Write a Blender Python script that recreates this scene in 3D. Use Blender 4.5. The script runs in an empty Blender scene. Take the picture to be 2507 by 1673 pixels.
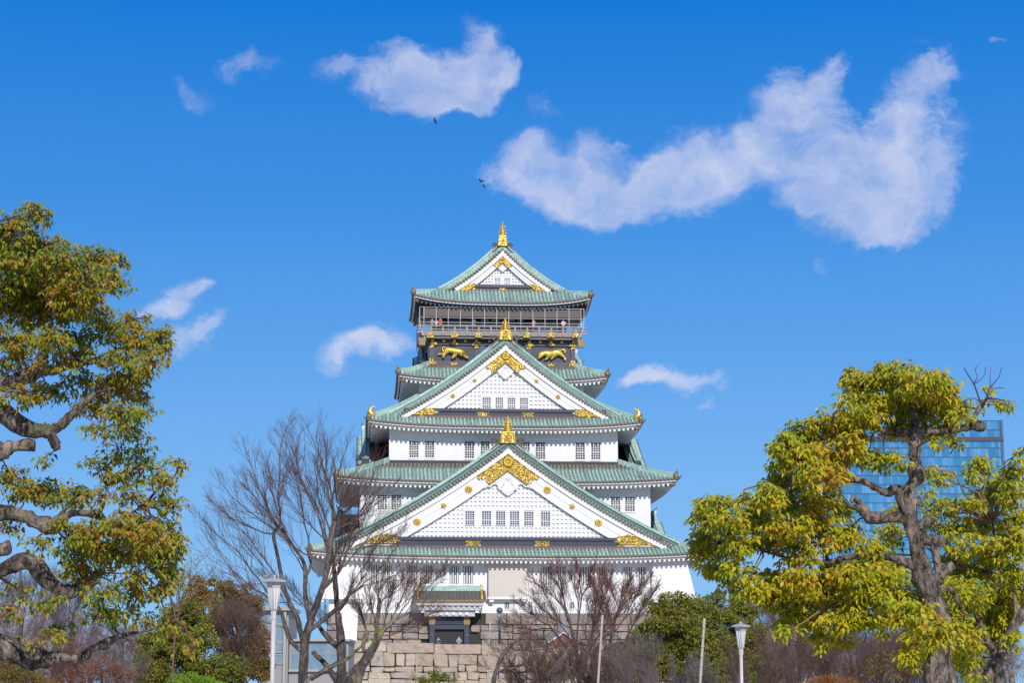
import bpy, math, random
import numpy as np
from mathutils import Vector, Matrix, noise as mnoise
R = math.radians
S = bpy.context.scene
COL = S.collection

# ---------------------------------------------------------------- camera
PITCH = math.atan(844/4900.0)
cam_d = bpy.data.cameras.new('camera'); cam = bpy.data.objects.new('camera', cam_d); COL.objects.link(cam)
CAM = Vector((0, 0, 1.6)); cam.location = CAM; cam.rotation_euler = (math.pi/2+PITCH, 0, 0)
cam_d.sensor_width = 36; cam_d.lens = 4900/2507*36; cam_d.clip_start = .5; cam_d.clip_end = 6000
S.camera = cam
# ---------------------------------------------------------------- sun, sky
SUN_EL, SUN_AZ = R(31), R(13)      # azimuth to the right of straight behind the camera
sd = bpy.data.lights.new('sun', 'SUN'); sd.energy = 3.7; sd.angle = R(.55); sd.color = (1, .955, .89)
sun = bpy.data.objects.new('sun', sd); COL.objects.link(sun)
to_sun = Vector((math.sin(SUN_AZ)*math.cos(SUN_EL), -math.cos(SUN_AZ)*math.cos(SUN_EL), math.sin(SUN_EL)))
sun.rotation_euler = to_sun.to_track_quat('Z', 'Y').to_euler()
S.view_settings.view_transform = 'Standard'; S.view_settings.look = 'None'
S.view_settings.exposure = 0.0; S.view_settings.gamma = 1
try: S.view_settings.use_curve_mapping = False
except Exception: pass
S.cycles.use_denoising = True
S.cycles.max_bounces = 6; S.cycles.transparent_max_bounces = 8
S.cycles.sample_clamp_indirect = 6

def ray(px, py):
    dx = (px-1253.5)/4900.0; dz = (836.5-py)/4900.0
    c, s = math.cos(PITCH), math.sin(PITCH)
    return Vector((dx, c-dz*s, s+dz*c))
def pw(px, py, Y):
    d = ray(px, py); k = Y/d.y
    return CAM+d*k

class NT:
    def __init__(s, tree): s.t = tree; tree.nodes.clear()
    def n(s, typ, **kw):
        nd = s.t.nodes.new(typ)
        for k, v in kw.items():
            if k.startswith('i_'): nd.inputs[k[2:].replace('_', ' ')].default_value = v
            else: setattr(nd, k, v)
        return nd
    def l(s, a, b): s.t.links.new(a, b)
    def math(s, op, a, b=None, c=None, clamp=False):
        nd = s.t.nodes.new('ShaderNodeMath'); nd.operation = op; nd.use_clamp = clamp
        for i, v in enumerate((a, b, c)):
            if v is None: continue
            if isinstance(v, (int, float)): nd.inputs[i].default_value = v
            else: s.l(v, nd.inputs[i])
        return nd.outputs[0]
    def vm(s, op, a, b=None, scale=None):
        nd = s.t.nodes.new('ShaderNodeVectorMath'); nd.operation = op
        for i, v in enumerate((a, b)):
            if v is None: continue
            if isinstance(v, tuple): nd.inputs[i].default_value = v
            else: s.l(v, nd.inputs[i])
        if scale is not None: nd.inputs['Scale'].default_value = scale
        return nd
    def noise(s, vec, scale, detail=3, rough=.55, dist=0):
        nd = s.n('ShaderNodeTexNoise'); nd.inputs['Scale'].default_value = scale
        nd.inputs['Detail'].default_value = detail; nd.inputs['Roughness'].default_value = rough
        nd.inputs['Distortion'].default_value = dist
        if vec is not None: s.l(vec, nd.inputs['Vector'])
        return nd
    def ramp(s, fac, stops):
        nd = s.n('ShaderNodeValToRGB'); cr = nd.color_ramp
        while len(cr.elements) < len(stops): cr.elements.new(.5)
        for e, (p, c) in zip(cr.elements, stops):
            e.position = p; e.color = (c[0], c[1], c[2], 1) if len(c) == 3 else c
        s.l(fac, nd.inputs[0]); return nd.outputs[0]
    def mixc(s, fac, a, b, mode='MIX'):
        nd = s.n('ShaderNodeMix', data_type='RGBA', blend_type=mode)
        for idx, v in ((0, fac), (6, a), (7, b)):
            if isinstance(v, (int, float)): nd.inputs[idx].default_value = v
            elif isinstance(v, tuple): nd.inputs[idx].default_value = (v[0], v[1], v[2], 1)
            else: s.l(v, nd.inputs[idx])
        return nd.outputs[2]

def make_world():
    w = bpy.data.worlds.new('World'); S.world = w; w.use_nodes = True
    T = NT(w.node_tree)
    out = T.n('ShaderNodeOutputWorld'); bg = T.n('ShaderNodeBackground')
    sky = T.n('ShaderNodeTexSky', sky_type='NISHITA'); sky.sun_disc = False
    sky.sun_elevation = SUN_EL; sky.sun_rotation = math.pi-SUN_AZ
    sky.air_density = 1.0; sky.dust_density = .1; sky.ozone_density = 2.0; sky.altitude = 30
    skc = T.n('ShaderNodeHueSaturation'); skc.inputs['Saturation'].default_value = 1.28
    skc.inputs['Hue'].default_value = .502
    T.l(sky.outputs[0], skc.inputs['Color'])
    sks = T.vm('SCALE', skc.outputs[0], scale=SKY_GAIN).outputs[0]
    geo = T.n('ShaderNodeTexCoord'); d = geo.outputs['Generated']
    sep = T.n('ShaderNodeSeparateXYZ'); T.l(d, sep.inputs[0])
    clear = T.ramp(T.math('MULTIPLY', sep.outputs[2], 1.0, clamp=True), [(0, (.27, .54, .88)), (.05, (.235, .515, .90)), (.10, (.185, .455, .89)), (.16, (.115, .37, .84)), (.23, (.052, .285, .775)), (.335, (.004, .190, .68)), (.6, (.004, .11, .45)), (1, (.003, .07, .33))])
    sks = T.mixc(.96, sks, clear)
    yy = T.math('MAXIMUM', sep.outputs[1], .05)
    U = T.math('DIVIDE', sep.outputs[0], yy); V = T.math('DIVIDE', sep.outputs[2], yy)
    cmb = T.n('ShaderNodeCombineXYZ'); T.l(U, cmb.inputs[0]); T.l(V, cmb.inputs[1])
    uv = cmb.outputs[0]
    nz = T.noise(uv, 26, 5, .62); dz = T.vm('SUBTRACT', nz.outputs['Color'], (.5, .5, .5)).outputs[0]
    dz = T.vm('SCALE', dz, scale=.034).outputs[0]
    nb = T.noise(uv, 9, 3, .5); db = T.vm('SUBTRACT', nb.outputs['Color'], (.5, .5, .5)).outputs[0]
    db = T.vm('SCALE', db, scale=.020).outputs[0]
    uvd = T.vm('ADD', T.vm('ADD', uv, dz).outputs[0], db).outputs[0]
    total = None
    for (px, py, rx, ry, rot, wt) in CLOUDS:
        r = ray(px, py); u0, v0 = r.x/r.y, r.z/r.y
        mp = T.n('ShaderNodeMapping', vector_type='TEXTURE')
        mp.inputs['Location'].default_value = (u0, v0, 0); mp.inputs['Rotation'].default_value = (0, 0, R(rot))
        mp.inputs['Scale'].default_value = (rx/4900*1.03, ry/4900*1.03, 1)
        T.l(uvd, mp.inputs['Vector'])
        ln = T.vm('LENGTH', mp.outputs[0]).outputs['Value']
        f = T.math('SMOOTHSTEP' if False else 'SUBTRACT', 1.42, ln, clamp=True)
        f = T.math('MULTIPLY', f, wt)
        total = f if total is None else T.math('ADD', total, f)
    total = T.math('MINIMUM', total, 1.0)
    fine = T.noise(uvd, 48, 7, .62).outputs['Fac']
    soft = T.noise(uvd, 20, 3, .5).outputs['Fac']
    fld = T.math('ADD', total, T.math('MULTIPLY', T.math('SUBTRACT', fine, .5), 1.0))
    fld = T.math('ADD', fld, T.math('MULTIPLY', T.math('SUBTRACT', soft, .5), .5))
    mr = T.n('ShaderNodeMapRange', interpolation_type='SMOOTHSTEP'); T.l(fld, mr.inputs['Value'])
    mr.inputs['From Min'].default_value = .17; mr.inputs['From Max'].default_value = 1.48
    has = T.math('GREATER_THAN', total, .001); front = T.math('GREATER_THAN', sep.outputs[1], .06)
    al = T.math('MULTIPLY', mr.outputs[0], T.math('MULTIPLY', has, front))
    wisp = T.noise(T.vm('MULTIPLY', uvd, (1.0, 1.6, 1.0)).outputs[0], 30, 8, .68, .8).outputs['Fac']
    hal = T.n('ShaderNodeMapRange', interpolation_type='SMOOTHSTEP'); T.l(T.math('ADD', total, T.math('MULTIPLY', T.math('SUBTRACT', wisp, .5), 2.2)), hal.inputs['Value'])
    hal.inputs['From Min'].default_value = .12; hal.inputs['From Max'].default_value = 1.1
    al = T.math('MAXIMUM', al, T.math('MULTIPLY', T.math('MULTIPLY', T.math('MULTIPLY', hal.outputs[0], T.math('MULTIPLY', total, 5.0, clamp=True)), front), .62))
    inner = T.noise(uvd, 34, 6, .6, .4).outputs['Fac']
    al = T.math('MULTIPLY', al, T.math('MINIMUM', T.math('MULTIPLY_ADD', inner, 1.5, .14), .93))
    # clouds in the rest of the sky (what the glass tower reflects)
    gv = T.noise(d, 9, 6, .6).outputs['Fac']
    g2 = T.n('ShaderNodeMapRange', interpolation_type='SMOOTHSTEP'); T.l(gv, g2.inputs['Value'])
    g2.inputs['From Min'].default_value = .46; g2.inputs['From Max'].default_value = .66
    back = T.math('LESS_THAN', sep.outputs[1], .0)
    al2 = T.math('MULTIPLY', T.math('MULTIPLY', g2.outputs[0], back), .8)
    al = T.math('MAXIMUM', al, al2)
    shade = T.noise(uv, 15, 4, .5).outputs['Fac']
    cc = T.mixc(shade, (.38, .48, .78), (.86, .86, .95))
    col = T.mixc(al, sks, cc)
    T.l(col, bg.inputs[0]); bg.inputs[1].default_value = 1.0
    T.l(bg.outputs[0], out.inputs[0])
SKY_GAIN = .10
# cloud masses: where they stand in the sky (given through the direction they are seen in), size, tilt, thickness
CLOUDS = [
 (1070,215,125,50,-12,.85),(1080,150,75,45,0,.6),(1020,150,50,35,0,.5),(1180,190,70,75,0,.9),(1140,130,50,50,0,.65),(985,185,90,45,-15,.75),(1040,262,110,26,0,.75),(1150,260,70,28,8,.7),(1150,60,34,42,5,.62),(1190,75,40,30,20,.4),(870,165,90,38,-5,.48),(800,150,50,26,0,.40),(1235,200,28,55,0,.55),(950,120,60,32,0,.45),(930,215,60,40,0,.6),
 (590,145,48,30,30,.55),(480,215,50,30,-30,.46),(660,150,42,22,0,.42),(470,255,30,15,20,.38),(1340,250,40,45,0,.30),
 (1290,420,82,75,0,1.0),(1300,355,55,40,0,.55),(1380,470,110,70,-10,.95),(1440,380,70,48,25,.8),(1440,530,110,42,0,.85),(1540,470,120,70,10,.9),(1590,400,70,45,10,.6),(1690,440,110,80,15,.9),(1690,340,80,45,15,.55),(1800,400,110,90,20,.85),(1900,310,90,85,30,.8),
 (1950,210,75,70,45,.75),(2030,150,55,45,50,.7),(2010,250,60,50,0,.6),(2060,330,80,60,-30,.75),(2000,420,110,80,0,.8),(2110,450,130,95,0,.88),(2210,370,80,100,0,.82),(2230,250,85,70,40,.72),(2290,175,65,45,20,.62),(2340,190,40,30,0,.45),(2110,545,125,45,0,.8),(2240,490,85,70,0,.75),(2150,585,60,25,0,.6),(2320,330,35,85,0,.42),(1960,490,60,35,0,.6),(2310,440,35,60,0,.45),(2240,570,40,25,0,.5),
 (2425,95,24,13,0,.42),(450,730,66,36,25,.85),(390,772,60,24,12,.7),(500,715,36,24,20,.55),(450,835,62,42,25,.75),(515,805,42,16,20,.42),
 (860,840,78,36,8,.78),(800,890,52,38,0,.66),(920,815,55,30,0,.62),(965,850,50,22,0,.55),(1620,915,85,24,0,.68),(1560,918,55,22,0,.6),(1710,915,50,16,0,.46),(1700,965,30,22,-20,.46),(1640,890,40,18,0,.42),(2025,640,28,13,-30,.34),
]
make_world()

# ---------------------------------------------------------------- materials
MATS = {}
def mat(name, base, rough=.6, metal=0, bump=None, var=None, spec=.5, island=None, trans=0, coat=0):
    """base colour; var=(scale, amount) mottles it; island=[stops] colours each loose piece; bump=(scale,dist)"""
    m = bpy.data.materials.new(name); m.use_nodes = True; T = NT(m.node_tree); MATS[name] = m
    out = T.n('ShaderNodeOutputMaterial'); b = T.n('ShaderNodeBsdfPrincipled'); T.l(b.outputs[0], out.inputs[0])
    b.inputs['Roughness'].default_value = rough; b.inputs['Metallic'].default_value = metal
    b.inputs['Specular IOR Level'].default_value = spec; b.inputs['Coat Weight'].default_value = coat
    tc = T.n('ShaderNodeTexCoord').outputs['Object']
    c = (base[0], base[1], base[2])
    if island:
        g = T.n('ShaderNodeNewGeometry'); c = T.ramp(g.outputs['Random Per Island'], island)
    if var:
        sc, am = var[:2]; dark = var[2] if len(var) > 2 else tuple(x*.35 for x in base)
        n = T.noise(tc, sc, 6, .65).outputs['Fac']
        mr = T.n('ShaderNodeMapRange'); T.l(n, mr.inputs[0]); mr.inputs[1].default_value = .38; mr.inputs[2].default_value = .68
        mr.inputs[4].default_value = am
        c = T.mixc(mr.outputs[0], c, dark)
    if isinstance(c, tuple): b.inputs['Base Color'].default_value = (c[0], c[1], c[2], 1)
    else: T.l(c, b.inputs['Base Color'])
    if bump:
        n = T.noise(tc, bump[0], 5, .6).outputs['Fac']; bp = T.n('ShaderNodeBump'); bp.inputs['Distance'].default_value = bump[1]
        bp.inputs['Strength'].default_value = bump[2] if len(bump) > 2 else .8
        T.l(n, bp.inputs['Height']); T.l(bp.outputs[0], b.inputs['Normal'])
    if trans:
        tr = T.n('ShaderNodeBsdfTranslucent'); mx = T.n('ShaderNodeMixShader'); mx.inputs[0].default_value = trans
        if isinstance(c, tuple): tr.inputs[0].default_value = (c[0], c[1], c[2], 1)
        else: T.l(T.mixc(1.0, c, (1.0, 1.0, .55), 'MULTIPLY'), tr.inputs[0])
        T.l(b.outputs[0], mx.inputs[1]); T.l(tr.outputs[0], mx.inputs[2]); T.l(mx.outputs[0], out.inputs[0])
    return m
mat('plaster', (.80, .79, .78), .75)
def streaky(name):
    m = MATS[name]; T = NT.__new__(NT); T.t = m.node_tree; b = [x for x in m.node_tree.nodes if x.type == 'BSDF_PRINCIPLED'][0]
    tc = T.n('ShaderNodeTexCoord').outputs['Object']; mp = T.n('ShaderNodeMapping'); mp.inputs['Scale'].default_value = (2.6, 2.6, .22); T.l(tc, mp.inputs[0])
    s1 = T.noise(mp.outputs[0], 1.0, 6, .7).outputs['Fac']; s2 = T.noise(tc, .5, 5, .65).outputs['Fac']
    f = T.math('ADD', T.math('MULTIPLY', T.math('SUBTRACT', s1, .52, clamp=True), 1.5), T.math('MULTIPLY', T.math('SUBTRACT', s2, .54, clamp=True), 1.2), clamp=True)
    T.l(T.mixc(T.math('MULTIPLY', f, .75), (.80, .79, .78), (.47, .46, .44)), b.inputs['Base Color'])
    n = T.noise(tc, 3, 4, .6).outputs['Fac']; bp = T.n('ShaderNodeBump'); bp.inputs['Distance'].default_value = .015; T.l(n, bp.inputs['Height']); T.l(bp.outputs[0], b.inputs['Normal'])
streaky('plaster')
mat('plaster_trim', (.78, .77, .76), .7)
mat('tan_plaster', (.62, .57, .50), .8, var=(.6, .25, (.50, .44, .36)))
mat('grey_plaster', (.52, .51, .52), .8)
mat('lacquer', (.035, .036, .055), .38, var=(1.5, .5, (.07, .07, .09)), coat=.3)
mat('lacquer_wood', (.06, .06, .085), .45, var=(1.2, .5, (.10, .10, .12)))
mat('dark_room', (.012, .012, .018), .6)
mat('dark_soffit', (.16, .15, .16), .8)
mat('brown_tile', (.13, .085, .07), .6, var=(2.0, .6, (.20, .17, .13)), bump=(3, .02))
mat('blind', (.15, .125, .11), .9, var=(3, .5, (.14, .12, .1)))
mat('iron_grey', (.12, .12, .13), .5, metal=.3)
mat('rail_paint', (.29, .255, .24), .6)
mat('steel_white', (.72, .72, .72), .5)
mat('window_dark', (.025, .027, .035), .25, var=(2.5, .8, (.10, .12, .17)))
mat('glass_blue', (.10, .16, .26), .12, spec=.8)

def tile_mat():
    m = bpy.data.materials.new('verdigris'); m.use_nodes = True; T = NT(m.node_tree); MATS['verdigris'] = m
    out = T.n('ShaderNodeOutputMaterial'); b = T.n('ShaderNodeBsdfPrincipled'); T.l(b.outputs[0], out.inputs[0])
    b.inputs['Roughness'].default_value = .62
    tc = T.n('ShaderNodeTexCoord').outputs['Object']
    big = T.noise(tc, .55, 4, .6).outputs['Fac']; mid = T.noise(tc, 3.2, 6, .7).outputs['Fac']
    st = T.n('ShaderNodeMapping'); st.inputs['Scale'].default_value = (5, 5, 1.1); T.l(tc, st.inputs[0])
    streak = T.noise(st.outputs[0], 1.6, 5, .7).outputs['Fac']
    c = T.ramp(mid, [(.30, (.20, .31, .27)), (.44, (.36, .54, .465)), (.58, (.47, .65, .57)), (.78, (.58, .73, .66))])
    f = T.math('MULTIPLY', T.math('SUBTRACT', streak, .50, clamp=True), 6, clamp=True)
    c = T.mixc(T.math('MULTIPLY', f, .6), c, (.16, .17, .13))
    f2 = T.math('MULTIPLY', T.math('SUBTRACT', big, .56, clamp=True), 6, clamp=True)
    c = T.mixc(T.math('MULTIPLY', f2, .5), c, (.18, .13, .10))
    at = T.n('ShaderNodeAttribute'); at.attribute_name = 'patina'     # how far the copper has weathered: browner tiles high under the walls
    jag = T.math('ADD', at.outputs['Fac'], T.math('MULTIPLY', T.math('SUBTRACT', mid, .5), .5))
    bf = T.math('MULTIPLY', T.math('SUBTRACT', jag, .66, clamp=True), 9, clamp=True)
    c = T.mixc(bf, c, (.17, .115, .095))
    gi = T.n('ShaderNodeNewGeometry').outputs['Random Per Island']
    c = T.mixc(1.0, c, T.ramp(gi, [(0, (.66, .70, .70)), (.3, (.88, .92, .90)), (.7, (1.0, 1.0, 1.0)), (1, (1.14, 1.10, 1.12))]), 'MULTIPLY')
    T.l(c, b.inputs['Base Color'])
    bp = T.n('ShaderNodeBump'); bp.inputs['Distance'].default_value = .03; bp.inputs['Strength'].default_value = .8
    wv = T.noise(tc, 6, 5, .65).outputs['Fac']; T.l(wv, bp.inputs['Height']); T.l(bp.outputs[0], b.inputs['Normal'])
tile_mat()
mat('tile_bed', (.25, .35, .30), .7, var=(2.6, .8, (.11, .10, .08)), bump=(6, .03))
mat('ridge_mid', (.17, .26, .23), .6, var=(1.5, .5, (.30, .43, .38)), bump=(5, .03))
mat('ridge_slate', (.06, .09, .088), .55, var=(1.5, .35, (.15, .23, .20)), bump=(5, .03))

def gold_mat(name, pierced):
    m = bpy.data.materials.new(name); m.use_nodes = True; T = NT(m.node_tree); MATS[name] = m
    out = T.n('ShaderNodeOutputMaterial'); b = T.n('ShaderNodeBsdfPrincipled'); T.l(b.outputs[0], out.inputs[0])
    b.inputs['Roughness'].default_value = .33; b.inputs['Metallic'].default_value = .55
    tc = T.n('ShaderNodeTexCoord').outputs['Object']
    bp = T.n('ShaderNodeBump'); bp.inputs['Strength'].default_value = 1
    if pierced:
        nd = T.noise(tc, 2.2, 2, .5); dv = T.vm('ADD', tc, T.vm('SCALE', nd.outputs['Color'], scale=.5).outputs[0]).outputs[0]
        wv = T.n('ShaderNodeTexVoronoi', feature='DISTANCE_TO_EDGE'); wv.inputs['Scale'].default_value = 3.9; T.l(dv, wv.inputs['Vector'])
        f = T.math('LESS_THAN', wv.outputs[0], .075)
        w2 = T.n('ShaderNodeTexVoronoi', feature='F1'); w2.inputs['Scale'].default_value = 3.9; T.l(dv, w2.inputs['Vector'])
        f3 = T.math('MULTIPLY', T.math('GREATER_THAN', w2.outputs['Distance'], .12), T.math('LESS_THAN', w2.outputs['Distance'], .26))
        h = T.math('MAXIMUM', f, f3)
        c = T.mixc(h, (.17, .085, .012), (.98, .70, .15)); T.l(c, b.inputs['Base Color'])  # dark gold in the hollows: shade of the openwork put into the colour
        T.l(h, bp.inputs['Height']); bp.inputs['Distance'].default_value = .05
    else:
        n = T.noise(tc, 5, 3, .6).outputs['Fac']; T.l(n, bp.inputs['Height']); bp.inputs['Distance'].default_value = .05
        c = T.mixc(n, (.72, .42, .05), (.98, .72, .18)); T.l(c, b.inputs['Base Color'])
    T.l(bp.outputs[0], b.inputs['Normal'])
gold_mat('gold', False); gold_mat('gold_pierced', True)
mat('old_gold', (.30, .20, .07), .55, metal=.2, var=(4, .6, (.16, .12, .07)))

# ---------------------------------------------------------------- mesh builder
class MB:
    def __init__(s, tf=None): s.v = []; s.f = []; s.p = []; s.tf = tf; s.pat = 0.0; s.sm = []
    def av(s, x, y, z, pat=None):
        s.v.append(s.tf(x, y, z) if s.tf else (x, y, z)); s.p.append(s.pat if pat is None else pat); return len(s.v)-1
    def poly(s, pts, sm=False):
        s.f.append([s.av(*p) for p in pts]); s.sm.append(sm)
    def box(s, x0, x1, y0, y1, z0, z1):
        i = [s.av(x, y, z) for z in (z0, z1) for y in (y0, y1) for x in (x0, x1)]
        for q in ((0,2,3,1),(4,5,7,6),(0,1,5,4),(2,6,7,3),(0,4,6,2),(1,3,7,5)): s.f.append([i[k] for k in q]); s.sm.append(False)
    def cbox(s, cx, cy, cz, sx, sy, sz): s.box(cx-sx/2, cx+sx/2, cy-sy/2, cy+sy/2, cz-sz/2, cz+sz/2)
    def bbox(s, x0, x1, y0, y1, z0, z1, b):
        """box whose -y face is inset by a bevel b"""
        o = [(x0,z0),(x1,z0),(x1,z1),(x0,z1)]; n = [(x0+b,z0+b),(x1-b,z0+b),(x1-b,z1-b),(x0+b,z1-b)]
        a = [s.av(x, y1, z) for x, z in o]; c = [s.av(x, y0+b, z) for x, z in o]; d = [s.av(x, y0, z) for x, z in n]
        for k in range(4):
            j = (k+1) % 4; s.f.append([a[k], a[j], c[j], c[k]]); s.sm.append(False); s.f.append([c[k], c[j], d[j], d[k]]); s.sm.append(False)
        s.f.append(d); s.sm.append(False)
    def prism(s, pts, y0, y1, bev=0):
        """outline in (x, z), thickness along y"""
        n = len(pts); cx = sum(p[0] for p in pts)/n; cz = sum(p[1] for p in pts)/n
        a = [s.av(p[0], y0, p[1]) for p in pts]; b = [s.av(p[0], y1, p[1]) for p in pts]
        s.f.append(a); s.sm.append(False); s.f.append(b[::-1]); s.sm.append(False)
        for k in range(n): s.f.append([a[k], b[k], b[(k+1)%n], a[(k+1)%n]]); s.sm.append(False)
    def disc(s, x, z, r, y0, y1, n=10, dome=0):
        a = [s.av(x+r*math.cos(t*2*math.pi/n), y0, z+r*math.sin(t*2*math.pi/n)) for t in range(n)]
        b = [s.av(x+r*math.cos(t*2*math.pi/n), y1, z+r*math.sin(t*2*math.pi/n)) for t in range(n)]
        c = s.av(x, y0-dome, z)
        for k in range(n):
            s.f.append([a[k], b[k], b[(k+1)%n], a[(k+1)%n]]); s.sm.append(True); s.f.append([c, a[k], a[(k+1)%n]]); s.sm.append(True)
    def tube(s, path, rad, n=6, caps=True, sm=True, pats=None, flat=1.0):
        P = [Vector(p) for p in path]; rings = []
        if not hasattr(rad, '__len__'): rad = [rad]*len(P)
        ref = None
        for k, p in enumerate(P):
            t = (P[min(k+1, len(P)-1)]-P[max(k-1, 0)])
            if t.length < 1e-9: t = Vector((0, 0, 1))
            t.normalize()
            if ref is None: ref = Vector((0, 0, 1)) if abs(t.z) < .9 else Vector((0, 1, 0))
            u = t.cross(ref)
            if u.length < 1e-4: u = t.cross(Vector((1, .3, 0)))
            u.normalize(); w = u.cross(t); w.normalize(); ref = w
            r = rad[k]; pt = pats[k] if pats else None
            rings.append([s.av(*(p+u*(r*math.cos(a))+w*(r*flat*math.sin(a))), pat=pt) for a in (2*math.pi*j/n for j in range(n))])
        for k in range(len(P)-1):
            for j in range(n):
                s.f.append([rings[k][j], rings[k][(j+1)%n], rings[k+1][(j+1)%n], rings[k+1][j]]); s.sm.append(sm)
        if caps: s.f.append(rings[0][::-1]); s.sm.append(False); s.f.append(rings[-1]); s.sm.append(False)
    def strip(s, rows, sm=True, pats=None):
        """rows of points joined into a sheet"""
        idx = [[s.av(*p, pat=(pats[i] if pats else None)) for p in r] for i, r in enumerate(rows)]
        for a, b in zip(idx, idx[1:]):
            for k in range(len(a)-1): s.f.append([a[k], a[k+1], b[k+1], b[k]]); s.sm.append(sm)
    def sweep(s, frames, prof, closed=True, sm=False):
        """frames: list of functions mapping (a,b) of the profile to xyz"""
        rings = [[s.av(*fr(a, b)) for a, b in prof] for fr in frames]; n = len(prof)
        for k in range(len(rings)-1):
            for j in range(n if closed else n-1):
                s.f.append([rings[k][j], rings[k][(j+1)%n], rings[k+1][(j+1)%n], rings[k+1][j]]); s.sm.append(sm)
        if closed: s.f.append(rings[0][::-1]); s.f.append(rings[-1]); s.sm += [False, False]
    def build(s, name, m, parent=None, kind=None):
        me = bpy.data.meshes.new(name); me.from_pydata(s.v, [], s.f)
        me.polygons.foreach_set('use_smooth', s.sm)
        if any(s.p): at = me.attributes.new('patina', 'FLOAT', 'POINT'); at.data.foreach_set('value', s.p)
        me.materials.append(MATS[m] if isinstance(m, str) else m)
        o = bpy.data.objects.new(name, me); COL.objects.link(o)
        if parent: o.parent = parent
        if kind: o['kind'] = kind
        return o
def tag(o, label=None, cat=None, group=None, kind=None):
    if label: o['label'] = label
    if cat: o['category'] = cat
    if group: o['group'] = group
    if kind: o['kind'] = kind
    return o
def empty(name, loc, rz=0, parent=None):
    o = bpy.data.objects.new(name, None); o.location = loc; o.rotation_euler = (0, 0, rz); o.empty_display_size = .3
    COL.objects.link(o)
    if parent: o.parent = parent
    return o
def kids(o): return [c for c in bpy.data.objects if c.parent == o]
def copy_tree(o, parent=None, loc=None):
    ch = kids(o); c = o.copy(); COL.objects.link(c)
    if parent: c.parent = parent
    if loc is not None: c.location = loc
    for k in ch: copy_tree(k, c)
    return c
def skin(name, pts, edges, radii, m, parent=None, sub=1, root=0):
    me = bpy.data.meshes.new('t'); me.from_pydata(pts, edges, []); o = bpy.data.objects.new('t', me); COL.objects.link(o)
    sk = o.modifiers.new('s', 'SKIN'); sk.use_smooth_shade = True
    for k, v in enumerate(me.skin_vertices[0].data):
        r = radii[k]; v.radius = (r, r) if not hasattr(r, '__len__') else r; v.use_root = (k == root)
    ss = o.modifiers.new('u', 'SUBSURF'); ss.levels = sub; ss.render_levels = sub
    dg = bpy.context.evaluated_depsgraph_get(); me2 = bpy.data.meshes.new_from_object(o.evaluated_get(dg))
    bpy.data.objects.remove(o); me2.name = name; me2.materials.clear(); me2.materials.append(MATS[m])
    for p in me2.polygons: p.use_smooth = True
    r = bpy.data.objects.new(name, me2); COL.objects.link(r)
    if parent: r.parent = parent
    return r
# ================================================================ THE KEEP
CA = R(4.2); CO = Vector((-.42, 205, 0))
ct, cb = Vector((math.cos(CA), math.sin(CA), 0)), Vector((-math.sin(CA), math.cos(CA), 0))
def cl(px, py, yl):
    d = ray(px, py); k = ((CO-CAM).dot(cb)+yl)/d.dot(cb); p = CAM+d*k
    q = p-CO; return (q.dot(ct), p.z)
def zc(py, yl): return cl(1240, py, yl)[1]
castle = empty('castle_keep', CO, CA)
tag(castle, 'white multi-storey castle keep with green copper roofs, three stacked front gables and gold ornaments', 'castle')
CY = 16.0       # centre of the building, metres behind the ground floor front

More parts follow.
